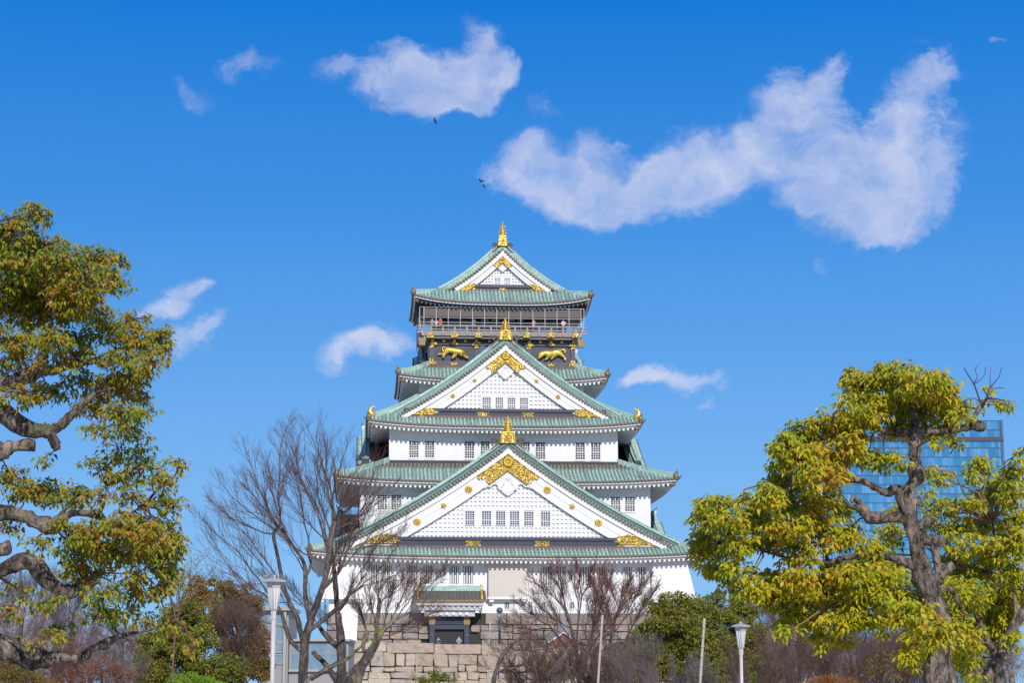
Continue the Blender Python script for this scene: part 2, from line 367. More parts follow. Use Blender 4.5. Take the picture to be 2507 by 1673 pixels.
class Roof:
    def __init__(s, A, yo, ze, a, yi, zi, lift, conc=.8, name='roof', trim='plaster_trim', soffit='plaster', dark=False, pat0=0., pat1=0., hip_end='old_gold', hipdrop=0.):
        s.hipdrop = hipdrop
        s.A, s.B, s.ze, s.a, s.b, s.zi, s.lift, s.conc = A, CY-yo, ze, a, CY-yi, zi, lift, conc
        s.dark = dark; s.p0, s.p1 = pat0, pat1; s.soffit_m = soffit; s.trim = trim; s.hip_end = hip_end
        s.make(name)
    def half(s, side): return (s.A, s.a, s.B, s.b) if side in (0, 2) else (s.B, s.b, s.A, s.a)
    def xyz(s, side, al, out, z):
        return {0: (al, CY-out, z), 1: (out, CY+al, z), 2: (-al, CY+out, z), 3: (-out, CY-al, z)}[side]
    def pt(s, side, al, t, dz=0):
        H, h, O, o = s.half(side); wid = H-t*(H-h); r = min(1, abs(al)/max(wid, .1))
        z = s.ze+(s.zi-s.ze)*(s.conc*t+(1-s.conc)*t*t)+s.lift*(r**3.2)*(1-t)**1.3
        return s.xyz(side, al, O-t*(O-o), z+dz)
    def make(s, name):
        surf = MB(); bed = MB()
        for side in range(4):
            H, h, O, o = s.half(side); nt, ns = 8, 40
            rows = []; pats = []
            for i in range(nt+1):
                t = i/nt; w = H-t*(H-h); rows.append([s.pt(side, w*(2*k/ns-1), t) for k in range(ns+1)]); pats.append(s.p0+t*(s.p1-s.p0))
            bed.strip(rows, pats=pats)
            n = int(2*H/.40); 
            for k in range(n):
                x = -H+(k+.5)*2*H/n; te = min(1, (H-abs(x))/(H-h)) if H > h else 1
                if te < .04: continue
                m = 7 if side != 2 else 3
                path = [s.pt(side, x, te*i/m, .03) for i in range(m+1)]
                surf.tube(path, .125, 6, pats=[s.p0+te*i/m*(s.p1-s.p0) for i in range(m+1)])
                # tile courses: small raised rings along each rib in view
                if side == 0:
                    nn = int(te*(s.B-s.b)/.42)
                    for j in range(1, nn):
                        t = te*j/nn; q = s.pt(side, x, t, .03); q2 = s.pt(side, x, min(te, t+.012), .03)
                        surf.tube([q, q2], [.15, .128], 6, caps=True, pats=[s.p0+t*(s.p1-s.p0)]*2)
        roof = surf.build(name, 'verdigris', castle); s.obj = roof; bed.build('tile_bed', 'tile_bed', roof)
        cap, gilt, edge, fasc, board, tails, soff = MB(), MB(), MB(), MB(), MB(), MB(), MB()
        for side in range(4):
            H, h, O, o = s.half(side)
            if side == 2: ns = 10
            else: ns = 48
            def fr(al, inset, side=side, H=H, O=O):
                def f(a, b):    # a: outward offset, b: z offset
                    alc = max(-(H-inset), min(H-inset, al)); r = abs(alc)/H
                    z = s.ze+s.lift*min(1, r)**3.2+b
                    return s.xyz(side, alc, O-inset+a, z)
                return f
            xs = [-H+2*H*k/ns for k in range(ns+1)]
            edge.sweep([fr(x, .02) for x in xs], [(0, -.10), (0, .03), (-.12, .03), (-.12, -.10)])
            fasc.sweep([fr(x, .12) for x in xs], [(0, -.24), (0, -.101), (-.2, -.101), (-.2, -.24)])
            board.sweep([fr(x, .42) for x in xs], [(0, -.44), (0, -.241), (-.2, -.241), (-.2, -.44)])
            n = int(2*H/.40)
            for k in range(n):
                x = -H+(k+.5)*2*H/n; p = fr(x, 0)(0, 0)
                if side == 2: continue
                dv = s.xyz(side, 0, 1, 0); c0 = s.xyz(side, 0, 0, 0); dv = Vector((dv[0]-c0[0], dv[1]-c0[1], 0))
                P = Vector(p); cap.tube([P-dv*.03+Vector((0,0,.03)), P+dv*.07+Vector((0,0,.03))], .125, 8)
                gilt.tube([P+dv*.065+Vector((0,0,.03)), P+dv*.085+Vector((0,0,.03))], .055, 6)
            # soffit
            rows = []
            for i in range(4):
                t = i/3; ow = O-.42-t*(O-.42-o); w = (H-.42)-t*((H-.42)-h)
                rows.append([s.xyz(side, w*(2*k/ns-1), ow, s.ze-.40+t*.35*(O-o)*.5+s.lift*abs(2*k/ns-1)**3.2*(1-t)) for k in range(ns+1)])
            soff.strip(rows)
            if side != 2:
                n = int(2*H/.5)
                for k in range(n+1):
                    x = -(H-.55)+k*2*(H-.55)/n
                    over = max(0, abs(x)-h); f0 = O-.42; f1 = o+over*(O-o)/(H-h)
                    if f0-f1 < .2: f1 = f0-.2
                    z0 = s.ze-.44+s.lift*(abs(x)/H)**3.2; rr = f0-f1; z1 = z0+rr*.35*.5
                    q = [s.xyz(side, x-.1, f0, z0-.22), s.xyz(side, x+.1, f0, z0-.22), s.xyz(side, x+.1, f0, z0+.0), s.xyz(side, x-.1, f0, z0+.0)]
                    q2 = [s.xyz(side, x-.1, f1, z1-.16), s.xyz(side, x+.1, f1, z1-.16), s.xyz(side, x+.1, f1, z1), s.xyz(side, x-.1, f1, z1)]
                    i0 = [tails.av(*p) for p in q]; i1 = [tails.av(*p) for p in q2]
                    tails.f.append(i0); tails.sm.append(False)
                    for j in range(4): tails.f.append([i0[j], i1[j], i1[(j+1)%4], i0[(j+1)%4]]); tails.sm.append(False)
                m = int(2*h/2.9)
                for k in range(m+1):
                    x = -h+.6+k*(2*h-1.2)/m; zb = s.ze-.62+.1
                    p = s.xyz(side, x, 0, 0)
                    if side == 0: tails.box(x-.32, x+.32, CY-o-.75, CY-o, zb-.28, zb)
        cap.build('eave_tile_ends', 'brown_tile', roof); gilt.build('eave_tile_studs', 'old_gold', roof); edge.build('eave_edge', 'brown_tile', roof)
        fasc.build('fascia', 'plaster_trim', roof)
        board.build('eave_board', s.trim, roof); soff.build('soffit', s.soffit_m, roof)
        tails.build('rafters', s.trim if not s.dark else 'lacquer', roof)
        # hip ridges with their end ornaments
        for sx in (-1, 1):
            for side in (0, 2):
                hr = MB(); H, h, O, o = s.half(side); N = 14; P = []
                for k in range(N+1):
                    t = .05+.95*k/N; w = H-t*(H-h); P.append(Vector(s.pt(side, sx*w if side == 0 else -sx*w, t))-Vector((0, 0, s.hipdrop*t**2.5)))
                dirx = (P[-1]-P[0]); dirx.z = 0; dirx.normalize(); nx = Vector((-dirx.y, dirx.x, 0))
                fr = [(lambda a, b, p=p: tuple(p+nx*a+Vector((0, 0, b)))) for p in P]
                hr.sweep(fr, [(-.19, -.05), (.19, -.05), (.19, .20), (.13, .22), (.13, .38), (-.13, .38), (-.13, .22), (-.19, .20)])
                hr.tube([p+Vector((0, 0, .42)) for p in P], .13, 7)
                hr.build('hip_ridge', 'verdigris', roof)
                if side == 0:
                    on = MB(); p = P[0]-dirx*.05
                    on.tube([p+Vector((0,0,-.05)), p+Vector((0,0,.25)), p+Vector((0,0,.5)), p+Vector((0,0,.62))], [.26, .30, .20, .08], 8)
                    on.tube([p-dirx*.12+Vector((0,0,.55)), p-dirx*.22+Vector((0,0,.72)), p-dirx*.16+Vector((0,0,.86))], [.09, .07, .04], 6)
                    on.build('corner_ornament', s.hip_end, roof)
                    tp = MB(); e = Vector(s.pt(0, sx*H, 0))
                    tp.tube([e+dirx*.5+Vector((0,0,-.05)), e+Vector((0,0,.02)), e-dirx*.22+Vector((0,0,.12)), e-dirx*.38+Vector((0,0,.34))], [.13, .12, .08, .03], 6)
                    tp.build('corner_tip', 'brown_tile', roof)
                    br = MB(); q = e+dirx*.75+Vector((0, 0, -.62))
                    br.tube([q+dirx*1.2+Vector((0,0,.12)), q, q-dirx*.25+Vector((0,0,.05))], [.19, .2, .2], 4)
                    br.build('corner_beam_end', 'old_gold', roof)

def prof_z(ze, z1, t1, conc=.8): return ze+(z1-ze)/(conc*t1+(1-conc)*t1*t1)
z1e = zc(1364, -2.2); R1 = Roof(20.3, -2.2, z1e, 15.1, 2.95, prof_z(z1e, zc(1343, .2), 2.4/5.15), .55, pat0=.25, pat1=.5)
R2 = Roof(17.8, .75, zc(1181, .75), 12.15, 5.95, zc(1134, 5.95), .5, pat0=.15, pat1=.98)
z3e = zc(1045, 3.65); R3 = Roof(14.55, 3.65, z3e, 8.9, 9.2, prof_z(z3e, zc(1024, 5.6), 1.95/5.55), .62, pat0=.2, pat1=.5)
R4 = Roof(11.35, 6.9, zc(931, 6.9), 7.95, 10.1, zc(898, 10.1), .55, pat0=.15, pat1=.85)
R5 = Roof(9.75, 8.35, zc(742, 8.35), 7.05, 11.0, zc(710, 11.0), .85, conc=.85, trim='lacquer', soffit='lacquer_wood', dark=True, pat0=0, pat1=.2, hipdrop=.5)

# ---- walls with real window openings
def wall_front(name, x0, x1, z0, z1, y, holes, m='plaster', depth=.28, parent=None):
    mb = MB(); xs = sorted({x0, x1, *[h[0] for h in holes], *[h[1] for h in holes]}); zs = sorted({z0, z1, *[h[2] for h in holes], *[h[3] for h in holes]})
    for a, b in zip(xs, xs[1:]):
        for c, d in zip(zs, zs[1:]):
            mx, mz = (a+b)/2, (c+d)/2
            if any(h[0] < mx < h[1] and h[2] < mz < h[3] for h in holes): continue
            mb.poly([(a, y, c), (b, y, c), (b, y, d), (a, y, d)])
    for a, b, c, d in holes:
        mb.poly([(a, y, c), (a, y, d), (a, y+depth, d), (a, y+depth, c)]); mb.poly([(b, y, c), (b, y, d), (b, y+depth, d), (b, y+depth, c)])
        mb.poly([(a, y, c), (b, y, c), (b, y+depth, c), (a, y+depth, c)]); mb.poly([(a, y, d), (b, y, d), (b, y+depth, d), (a, y+depth, d)])
    return mb, name, m
def window(x0, x1, z0, z1, y, cols=4, rows=7, split=(3,), vertical=False, proud=0., parent=None, lat='plaster_trim', depth=.24):
    w, h = x1-x0, z1-z0; cx, cz = (x0+x1)/2, (z0+z1)/2
    fr = MB()
    ft = .07
    fr.box(x0, x0+ft, y-.02-proud, y+.10, z0, z1); fr.box(x1-ft, x1, y-.02-proud, y+.10, z0, z1)
    fr.box(x0+ft, x1-ft, y-.02-proud, y+.10, z0, z0+ft); fr.box(x0+ft, x1-ft, y-.02-proud, y+.10, z1-ft, z1)
    if proud == 0: fr.box(x0-.05, x1+.05, y-.08, y-.021, z0-.10, z0-.002)
    f = fr.build('window', 'plaster_trim', parent or castle)
    pn = MB(); pn.box(x0+.002, x1-.002, y+depth-.05, y+depth-.02, z0+.002, z1-.002)
    pn.build('pane', 'window_dark', f)
    la = MB(); yy = y+.015-proud
    if vertical:
        for k in range(cols):
            x = x0+ft+(w-2*ft)*(k+.5)/cols; la.box(x-.055, x+.055, yy, yy+.1, z0+ft, z1-ft)
        for k in range(5):
            z = z0+ft+(h-2*ft)*(.12+k*.11); la.box(x0+ft, x1-ft, yy+.12, yy+.16, z-.02, z+.02)
    else:
        for k in range(1, cols):
            x = x0+ft+(w-2*ft)*k/cols; la.box(x-.028, x+.028, yy, yy+.05, z0+ft, z1-ft)
        for k in range(1, rows):
            z = z0+ft+(h-2*ft)*k/rows; la.box(x0+ft, x1-ft, yy+.052 if k not in split else yy-.01, yy+.09, z-(.045 if k in split else .024), z+(.045 if k in split else .024))
    la.build('lattice', lat, f)
    return f
def side_walls(mb, x0, x1, yf, yb, z0, z1):
    mb.poly([(x0, yf, z0), (x0, yb, z0), (x0, yb, z1), (x0, yf, z1)]); mb.poly([(x1, yf, z0), (x1, yb, z0), (x1, yb, z1), (x1, yf, z1)])
    mb.poly([(x0, yb, z0), (x1, yb, z0), (x1, yb, z1), (x0, yb, z1)])

def storey(hw, yf, zb, zt, wins, parent_name='wall', side='plaster', vertical=False, **kw):
    holes = []
    for (pa, pb, qa, qb) in wins:
        xa, _ = cl(pa, qa, yf); xb, _ = cl(pb, qa, yf); za = cl((pa+pb)/2, qb, yf)[1]; zt_ = cl((pa+pb)/2, qa, yf)[1]
        holes.append((xa, xb, za, zt_))
    mb, n, m = wall_front(parent_name, -hw, hw, zb, zt, yf, holes)
    wo = mb.build('wall', 'plaster', castle)
    for h in holes: window(*h, yf, vertical=vertical, **kw)
    sw = MB(); side_walls(sw, -hw, hw, yf, 2*CY-yf, zb, zt); sw.build('side_wall', side, castle)
    return wo
def lvl(xl, yt, yb): return (xl, xl, yt, yb)
# 2nd storey (4 windows in view)
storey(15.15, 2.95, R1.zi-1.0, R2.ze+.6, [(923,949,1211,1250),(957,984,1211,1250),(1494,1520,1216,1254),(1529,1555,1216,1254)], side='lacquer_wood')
# 3rd storey
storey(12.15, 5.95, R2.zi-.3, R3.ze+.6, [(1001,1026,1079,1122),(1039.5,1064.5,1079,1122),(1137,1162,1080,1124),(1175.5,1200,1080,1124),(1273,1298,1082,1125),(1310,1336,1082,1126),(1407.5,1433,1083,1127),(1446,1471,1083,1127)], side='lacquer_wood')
# 4th storey (mostly hidden behind the middle gable)
storey(8.9, 9.2, R3.zi-1.0, R4.ze+.6, [], side='plaster')
b = MB(); zz = zc(1130, 5.9); b.box(-12.2, 12.2, 5.80, 5.948, zz-.62, zz+.02); b.box(-12.25, 12.25, 5.70, 5.799, zz-.16, zz+.0)
for k in range(8): x = -10.9+k*3.1; b.box(x-.2, x+.2, 5.62, 5.699, zz-.42, zz-.17)
b.build('base_beam', 'lacquer', castle)
# ground floor
y1w = 0.0; zt1 = R1.ze+.6; zb1 = zc(1503, 0)
w1 = [(903,929,1383,1433),(936.5,961,1383,1433),(995,1022,1384,1433),(1036.5,1063,1384,1433),(1099.5,1125,1385,1433),(1133,1160,1385,1433),
      (1324,1350.5,1387,1435),(1359,1386,1387,1435),(1421,1448,1388,1436),(1461,1487,1388,1436),(1523,1548,1388,1437),(1557,1584,1388,1437)]
hs = []
for a_, b_, c_, d_ in w1: hs.append((cl(a_, c_, 0)[0], cl(b_, c_, 0)[0], cl(a_, d_, 0)[1], cl(a_, c_, 0)[1]))
small = []
for xc_ in (866, 910, 973, 1241, 1297, 1329, 1400, 1485, 1577, 1630):
    x_, z_ = cl(xc_, 1484, 0); small.append((x_-.22, x_+.22, z_-.33, z_+.33))
mb, n, m = wall_front('wall', -18.1, 18.1, zb1, zt1, 0.0, hs+small)
side_walls(mb, -18.1, 18.1, 0, 32, zb1, zt1)
mb.build('wall', 'plaster', castle)
for h in hs: window(*h, 0.0, cols=4, vertical=True)
for h in small:
    f = MB(); f.box(h[0]-.06, h[1]+.06, -.09, -.001, h[2]-.1, h[2]-.01)
    for k in (.3, .7): x = h[0]+(h[1]-h[0])*k; f.box(x-.03, x+.03, .03, .09, h[2], h[3])
    o = f.build('window', 'plaster_trim', castle); p = MB(); p.box(h[0]+.01, h[1]-.01, .2, .22, h[2]+.01, h[3]-.01); p.build('pane', 'window_dark', o)
# projecting stone-drop bays
def bay(xa, xb, ztop, zbot, m='tan_plaster', flare=0):
    mb = MB(); d = .72
    if flare == 0: mb.box(xa, xb, -d, -.002, zbot, ztop)
    else:
        s = flare
        X = [(xa if s > 0 else xa), xb]
        top = (xa, xb); bot = (xa, xb+1.05) if s > 0 else (xa-1.05, xb)
        pts = [(top[0], ztop), (top[1], ztop), (bot[1], zbot), (bot[0], zbot)]
        mb.prism(pts, -d, 6.5 if False else -.002)
    o = mb.build('bay', m, castle)
    l = MB(); xa2, xb2 = (xa, xb) if flare == 0 else ((xa, xb+1.05) if flare > 0 else (xa-1.05, xb))
    l.box(xa2-.08, xb2+.08, -d-.06, -.003, zbot-.22, zbot-.002); l.box(xa2+.1, xa2+.55, -d+.05, -.004, zbot-.5, zbot-.221); l.box(xb2-.55, xb2-.1, -d+.05, -.004, zbot-.5, zbot-.221)
    l.build('bay_sill', 'plaster_trim', o)
xa, _ = cl(1195, 1400, 0); xb, _ = cl(1289, 1400, 0); zb_ = zc(1463, -.7)
bay(xa, xb, zt1-.25, zb_)
xa, _ = cl(1594, 1400, 0); bay(xa, 18.15, zt1-.25, cl(1640, 1465, -.7)[1], 'plaster', 1)
xa, _ = cl(888, 1400, 0); bay(-18.15, xa, zt1-.25, cl(850, 1463, -.7)[1], 'plaster', -1)

# ---- stone base of rectangular blocks
def stone_mats(name, stops):
    m = bpy.data.materials.new(name); m.use_nodes = True; T = NT(m.node_tree); MATS[name] = m
    out = T.n('ShaderNodeOutputMaterial'); b = T.n('ShaderNodeBsdfPrincipled'); T.l(b.outputs[0], out.inputs[0]); b.inputs['Roughness'].default_value = .85
    g = T.n('ShaderNodeNewGeometry'); c = T.ramp(g.outputs['Random Per Island'], stops)
    tc = T.n('ShaderNodeTexCoord').outputs['Object']
    n = T.noise(tc, 1.7, 8, .7).outputs['Fac']; c2 = T.ramp(n, [(.3, (.55, .52, .5)), (.5, (.95, .93, .92)), (.7, (1.1, 1.08, 1.05))])
    c = T.mixc(1, c, c2, 'MULTIPLY'); T.l(c, b.inputs['Base Color'])
    bp = T.n('ShaderNodeBump'); bp.inputs['Distance'].default_value = .06; T.l(T.noise(tc, 4, 6, .65).outputs['Fac'], bp.inputs['Height']); T.l(bp.outputs[0], b.inputs['Normal'])
stone_mats('stone_grey', [(0, (.24,.205,.19)), (.25, (.31,.28,.26)), (.5, (.35,.30,.26)), (.75, (.27,.24,.225)), (.95, (.42,.33,.25))])
stone_mats('stone_warm', [(0, (.38,.31,.23)), (.2, (.47,.39,.29)), (.4, (.40,.33,.27)), (.6, (.52,.45,.35)), (.8, (.37,.34,.31)), (.95, (.46,.36,.28))])
mat('stone_joint', (.05, .045, .04), .95)
def split_rect(rng, x0, x1, z0, z1, smin, smax, out):
    w, h = x1-x0, z1-z0
    if (w > smax[0] or (w > smin[0]*2.1 and rng.random() < .35 and w > h)) and (w/smax[0] >= h/smax[1] or h <= smax[1]):
        k = x0+w*rng.uniform(.38, .62); split_rect(rng, x0, k, z0, z1, smin, smax, out); split_rect(rng, k, x1, z0, z1, smin, smax, out)
    elif h > smax[1] or (h > smin[1]*2.1 and rng.random() < .35):
        k = z0+h*rng.uniform(.38, .62); split_rect(rng, x0, x1, z0, k, smin, smax, out); split_rect(rng, x0, x1, k, z1, smin, smax, out)
    else: out.append((x0, x1, z0, z1))
def blocks(mb, rects, y, rng, batter=0, gap=.03, jit=.05, ztop=0, base_t=.5):
    for (x0, x1, z0, z1) in rects:
        def P(x, z, b): 
            yy = y-(ztop-z)*batter
            return (x, yy-b, z)
        j = lambda: rng.uniform(-jit, jit)*.5
        pr = .05+rng.random()*.09; g = gap; bv = min(.08, (z1-z0)*.11)
        o = [(x0+g+j(), z0+g+j()), (x1-g+j(), z0+g+j()), (x1-g+j(), z1-g+j()), (x0+g+j(), z1-g+j())]
        # rounded outline: cut corners
        ring = []
        for k in range(4):
            p, q, r_ = Vector(o[k-1]), Vector(o[k]), Vector(o[(k+1) % 4]); c = bv*rng.uniform(.5, 1.3)
            ring.append(q+(p-q).normalized()*c); ring.append(q+(r_-q).normalized()*c)
        cx = sum(v[0] for v in ring)/8; cz = sum(v[1] for v in ring)/8
        A = [mb.av(*P(v[0], v[1], -base_t)) for v in ring]; B = [mb.av(*P(v[0], v[1], 0)) for v in ring]
        C = [mb.av(*P(cx+(v[0]-cx)*(1-bv*.9/max(.3, (x1-x0)/2)), cz+(v[1]-cz)*(1-bv*.9/max(.3, (z1-z0)/2)), pr+rng.uniform(-.02, .02))) for v in ring]
        for k in range(8):
            n = (k+1) % 8; mb.f.append([A[k], A[n], B[n], B[k]]); mb.f.append([B[k], B[n], C[n], C[k]]); mb.sm += [False, True]
        mb.f.append(C); mb.sm.append(False)
rng = random.Random(4); rects = []
zbase = zb1; z_ = zbase
rows = [1.15, 1.5, 1.3, 1.5, 1.4]
for rh in rows: split_rect(rng, -18.3, 18.3, z_-rh, z_, (.9, .6), (2.4, 1.3), rects); z_ -= rh
dx0, dx1 = cl(1053, 1540, -.5)[0], cl(1148, 1540, -.5)[0]; dz1 = zc(1511, -.5)
rects = [r for r in rects if not (r[1] > dx0 and r[0] < dx1 and r[3] < dz1+.6)]
mb = MB(); blocks(mb, rects, -.05, rng, .06, ztop=zbase)
o = mb.build('stone_base', 'stone_grey', castle)
mb = MB(); mb.prism([(-18.25, zbase-.01), (dx0, zbase-.01), (dx0, z_), (-18.4, z_)], .1, 32); mb.prism([(dx1, zbase-.01), (18.25, zbase-.01), (18.4, z_), (dx1, z_)], .101, 32)
mb.box(dx0, dx1, .1, 2, dz1+.1, zbase-.01); mb.box(dx0, dx1, -.2, 3, z_, cl(1100, 1578, 0)[1])
mb.build('stone_backing', 'stone_joint', o)

# ---- gables
class Gable:
    """frame: X across, D depth (0 = face plane, negative towards the viewer), Z up"""
    def __init__(s, tf, Wf, zA, zF, k, g, back, name='gable'):
        s.tf, s.Wf, s.zA, s.H, s.k, s.g, s.back = tf, Wf, zA, zA-zF, k, g, back; s.u1 = 1.12
    def z(s, x):
        u = abs(x)/s.Wf; return s.zA-s.H*(s.k*u-(s.k-1)*u*u)
    def fr(s, u, sg):
        x = u*s.Wf; z = s.z(x); e = .01; t = Vector((e, s.z(x+e)-s.z(x))).normalized(); nx, nz = -t[1], t[0]
        if u < 1e-6:
            return lambda d, n: (0, d, z+n/nz)
        return lambda d, n: (sg*(x+nx*n), d, z+nz*n)
    def sweep(s, mb, prof, u0, u1, N=20):
        for sg in (-1, 1): mb.sweep([s.fr(u0+(u1-u0)*k/N, sg) for k in range(N+1)], [(d, n) for d, n in prof])
    def arcs(s, u0, u1, step):
        L = 0; out = []; nxt = 0; N = 600; px, pz = u0*s.Wf, s.z(u0*s.Wf)
        for k in range(N+1):
            u = u0+(u1-u0)*k/N; x = u*s.Wf; z = s.z(x); L += math.hypot(x-px, z-pz); px, pz = x, z
            if L >= nxt: out.append(u); nxt += step
        return out
    def roofing(s, parent, u1, ribs=True, ridge=True, pat=.35, slab_u1=None, slate='ridge_slate'):
        g = s.g; M = lambda: MB(s.tf)
        slab = M(); slab.pat = pat
        sb = M(); s.sweep(sb, [(-.55, .12), (-.55, .20), (.2, .50*g), (s.back, .50*g), (s.back, .12)], 0, slab_u1 or u1)
        # ribs running down the slope behind the verge, and short verge tiles across it
        step = .40
        d = .75
        while ribs and d < s.back:
            for sg in (-1, 1):
                us = [(slab_u1 or u1)*k/14 for k in range(15)]
                slab.tube([s.fr(u, sg)(d, .54*g) for u in us], .11, 5)
            d += .42
        for sg in (-1, 1):
            for u in s.arcs(.03, u1, .37):
                f = s.fr(u, sg); slab.tube([f(-.64, .19), f(-.35, .33*g), f(-.1, .44*g)], .115, 6)
        slab_o = slab.build('gable_roof', 'verdigris', parent); sb.build('tile_bed', 'tile_bed', slab_o)
        rd = M(); s.sweep(rd, [(-.12, .40*g), (-.12, .62*g), (-.02, .62*g), (-.02, .90*g), (.60, .90*g), (.60, .62*g), (.66, .62*g), (.66, .40*g)], .0, u1)
        rd.build('verge_ridge', slate, slab_o)
        rd = M(); s.sweep(rd, [(-.10, .905*g), (-.10, 1.0*g), (.68, 1.0*g), (.68, .905*g)], .0, u1)
        for sg in (-1, 1): rd.tube([s.fr(u1*k/24, sg)(.29, 1.08*g) for k in range(25)], .145, 7)
        rd.build('ridge_cap', 'verdigris', slab_o); rd = M()
        for sg in (-1, 1): rd.tube([s.fr(u1*k/24, sg)(-.12, .64*g) for k in range(25)], .035, 5)
        rd.build('ridge_line', 'verdigris', slab_o)
        ends = M(); st = M()
        for sg in (-1, 1):
            for u in s.arcs(.03, u1, .37):
                f = s.fr(u, sg); a = f(-.70, .20); b2 = f(-.60, .20); ends.tube([a, b2], .135, 8); c = f(-.725, .20); st.tube([c, a], .07, 6)
        ends.build('verge_tile_ends', 'brown_tile', slab_o); st.build('verge_tile_studs', 'old_gold', slab_o)
        if ridge:
            r = M(); z = s.zA; r.box(-.3, .3, .3, s.back, z+.5*g, z+1.25*g); r.tube([(0, .3, z+1.3*g), (0, s.back, z+1.3*g)], .2, 8)
            r.build('ridge', 'verdigris', slab_o)
        return slab_o
    def boards(s, parent, bw, u1, inner_stop=None):
        """white outer strip and the broad barge board"""
        M = lambda: MB(s.tf); g = s.g
        o = M(); s.sweep(o, [(-.55, -.34*g), (-.55, .10), (-.30, .10), (-.30, -.34*g)], 0, u1); 
        ob = o.build('bargeboard', 'plaster_trim', parent)
        # broad board between two vertical offsets, cut level at the foot
        b = M(); n = 30; zf = s.z(s.Wf)+.02
        for sg in (-1, 1):
            top, bot = [], []
            for k in range(n+1):
                x = s.Wf*.97*k/n; top.append((sg*x, s.z(x)-.42*g)); bot.append((sg*x, max(zf, s.z(x)-bw)))
            for (y0, y1, sh) in ((-.38, -.10, 0),):
                F = [[(x, y0, z) for x, z in top], [(x, y0, z) for x, z in bot]]
                b.strip(F, sm=False); b.strip([[(x, y0, z) for x, z in bot], [(x, y1, z) for x, z in bot]], sm=False); b.strip([[(x, y0, z) for x, z in top], [(x, y1, z) for x, z in top]], sm=False)
            # moulding line along the middle of the board
            mid = [(sg*s.Wf*.97*k/n, -.40, s.z(s.Wf*.97*k/n)-.42*g-(bw-.42*g)*.42) for k in range(3, n-3)]
            b.strip([[(x, y, z) for x, y, z in mid], [(x, y-.03, z-.03) for x, y, z in mid], [(x, y-.03, z-.09) for x, y, z in mid], [(x, y+.02, z-.10) for x, y, z in mid]], sm=False)
        b.build('broad_board', 'plaster_trim', ob)
        return ob

def front_tf(yf): return lambda x, d, z: (x+GX, yf+d, z)
GX = 0
def px_gable(apex, footL, footR, yf, k, g, back):
    """a gable from the outline of its white edge; verge plane a little before the face"""
    global GX
    yv = yf-.55
    xa, za = cl(apex[0], apex[1], yv); xl, zl = cl(*footL, yv); xr, zr = cl(*footR, yv)
    return xa, Gable(None, (xr-xl)/2, za, (zl+zr)/2, k, g, back)

def spiral(mb, x, z, r, y, turns=1.4, th=.06, sg=1, n=16, ph=0):
    pts = []; rad = []
    for k in range(n+1):
        t = k/n; a = ph+sg*t*turns*2*math.pi; rr = r*(1-t*.85); pts.append((x+rr*math.cos(a), y, z+rr*math.sin(a))); rad.append(th*(1-.4*t))
    mb.tube(pts, rad, 6)

def flower(mb, x, z, r, y, petals=12):
    mb.disc(x, z, r*.72, y-.03, y+.05, 14, .02)
    for k in range(petals):
        a = 2*math.pi*k/petals; mb.tube([(x+r*.25*math.cos(a), y-.05, z+r*.25*math.sin(a)), (x+r*.7*math.cos(a), y-.07, z+r*.7*math.sin(a)), (x+r*math.cos(a), y-.03, z+r*math.sin(a))], [r*.07, r*.15, r*.10], 5)
    mb.disc(x, z, r*.22, y-.11, y, 8, .04)

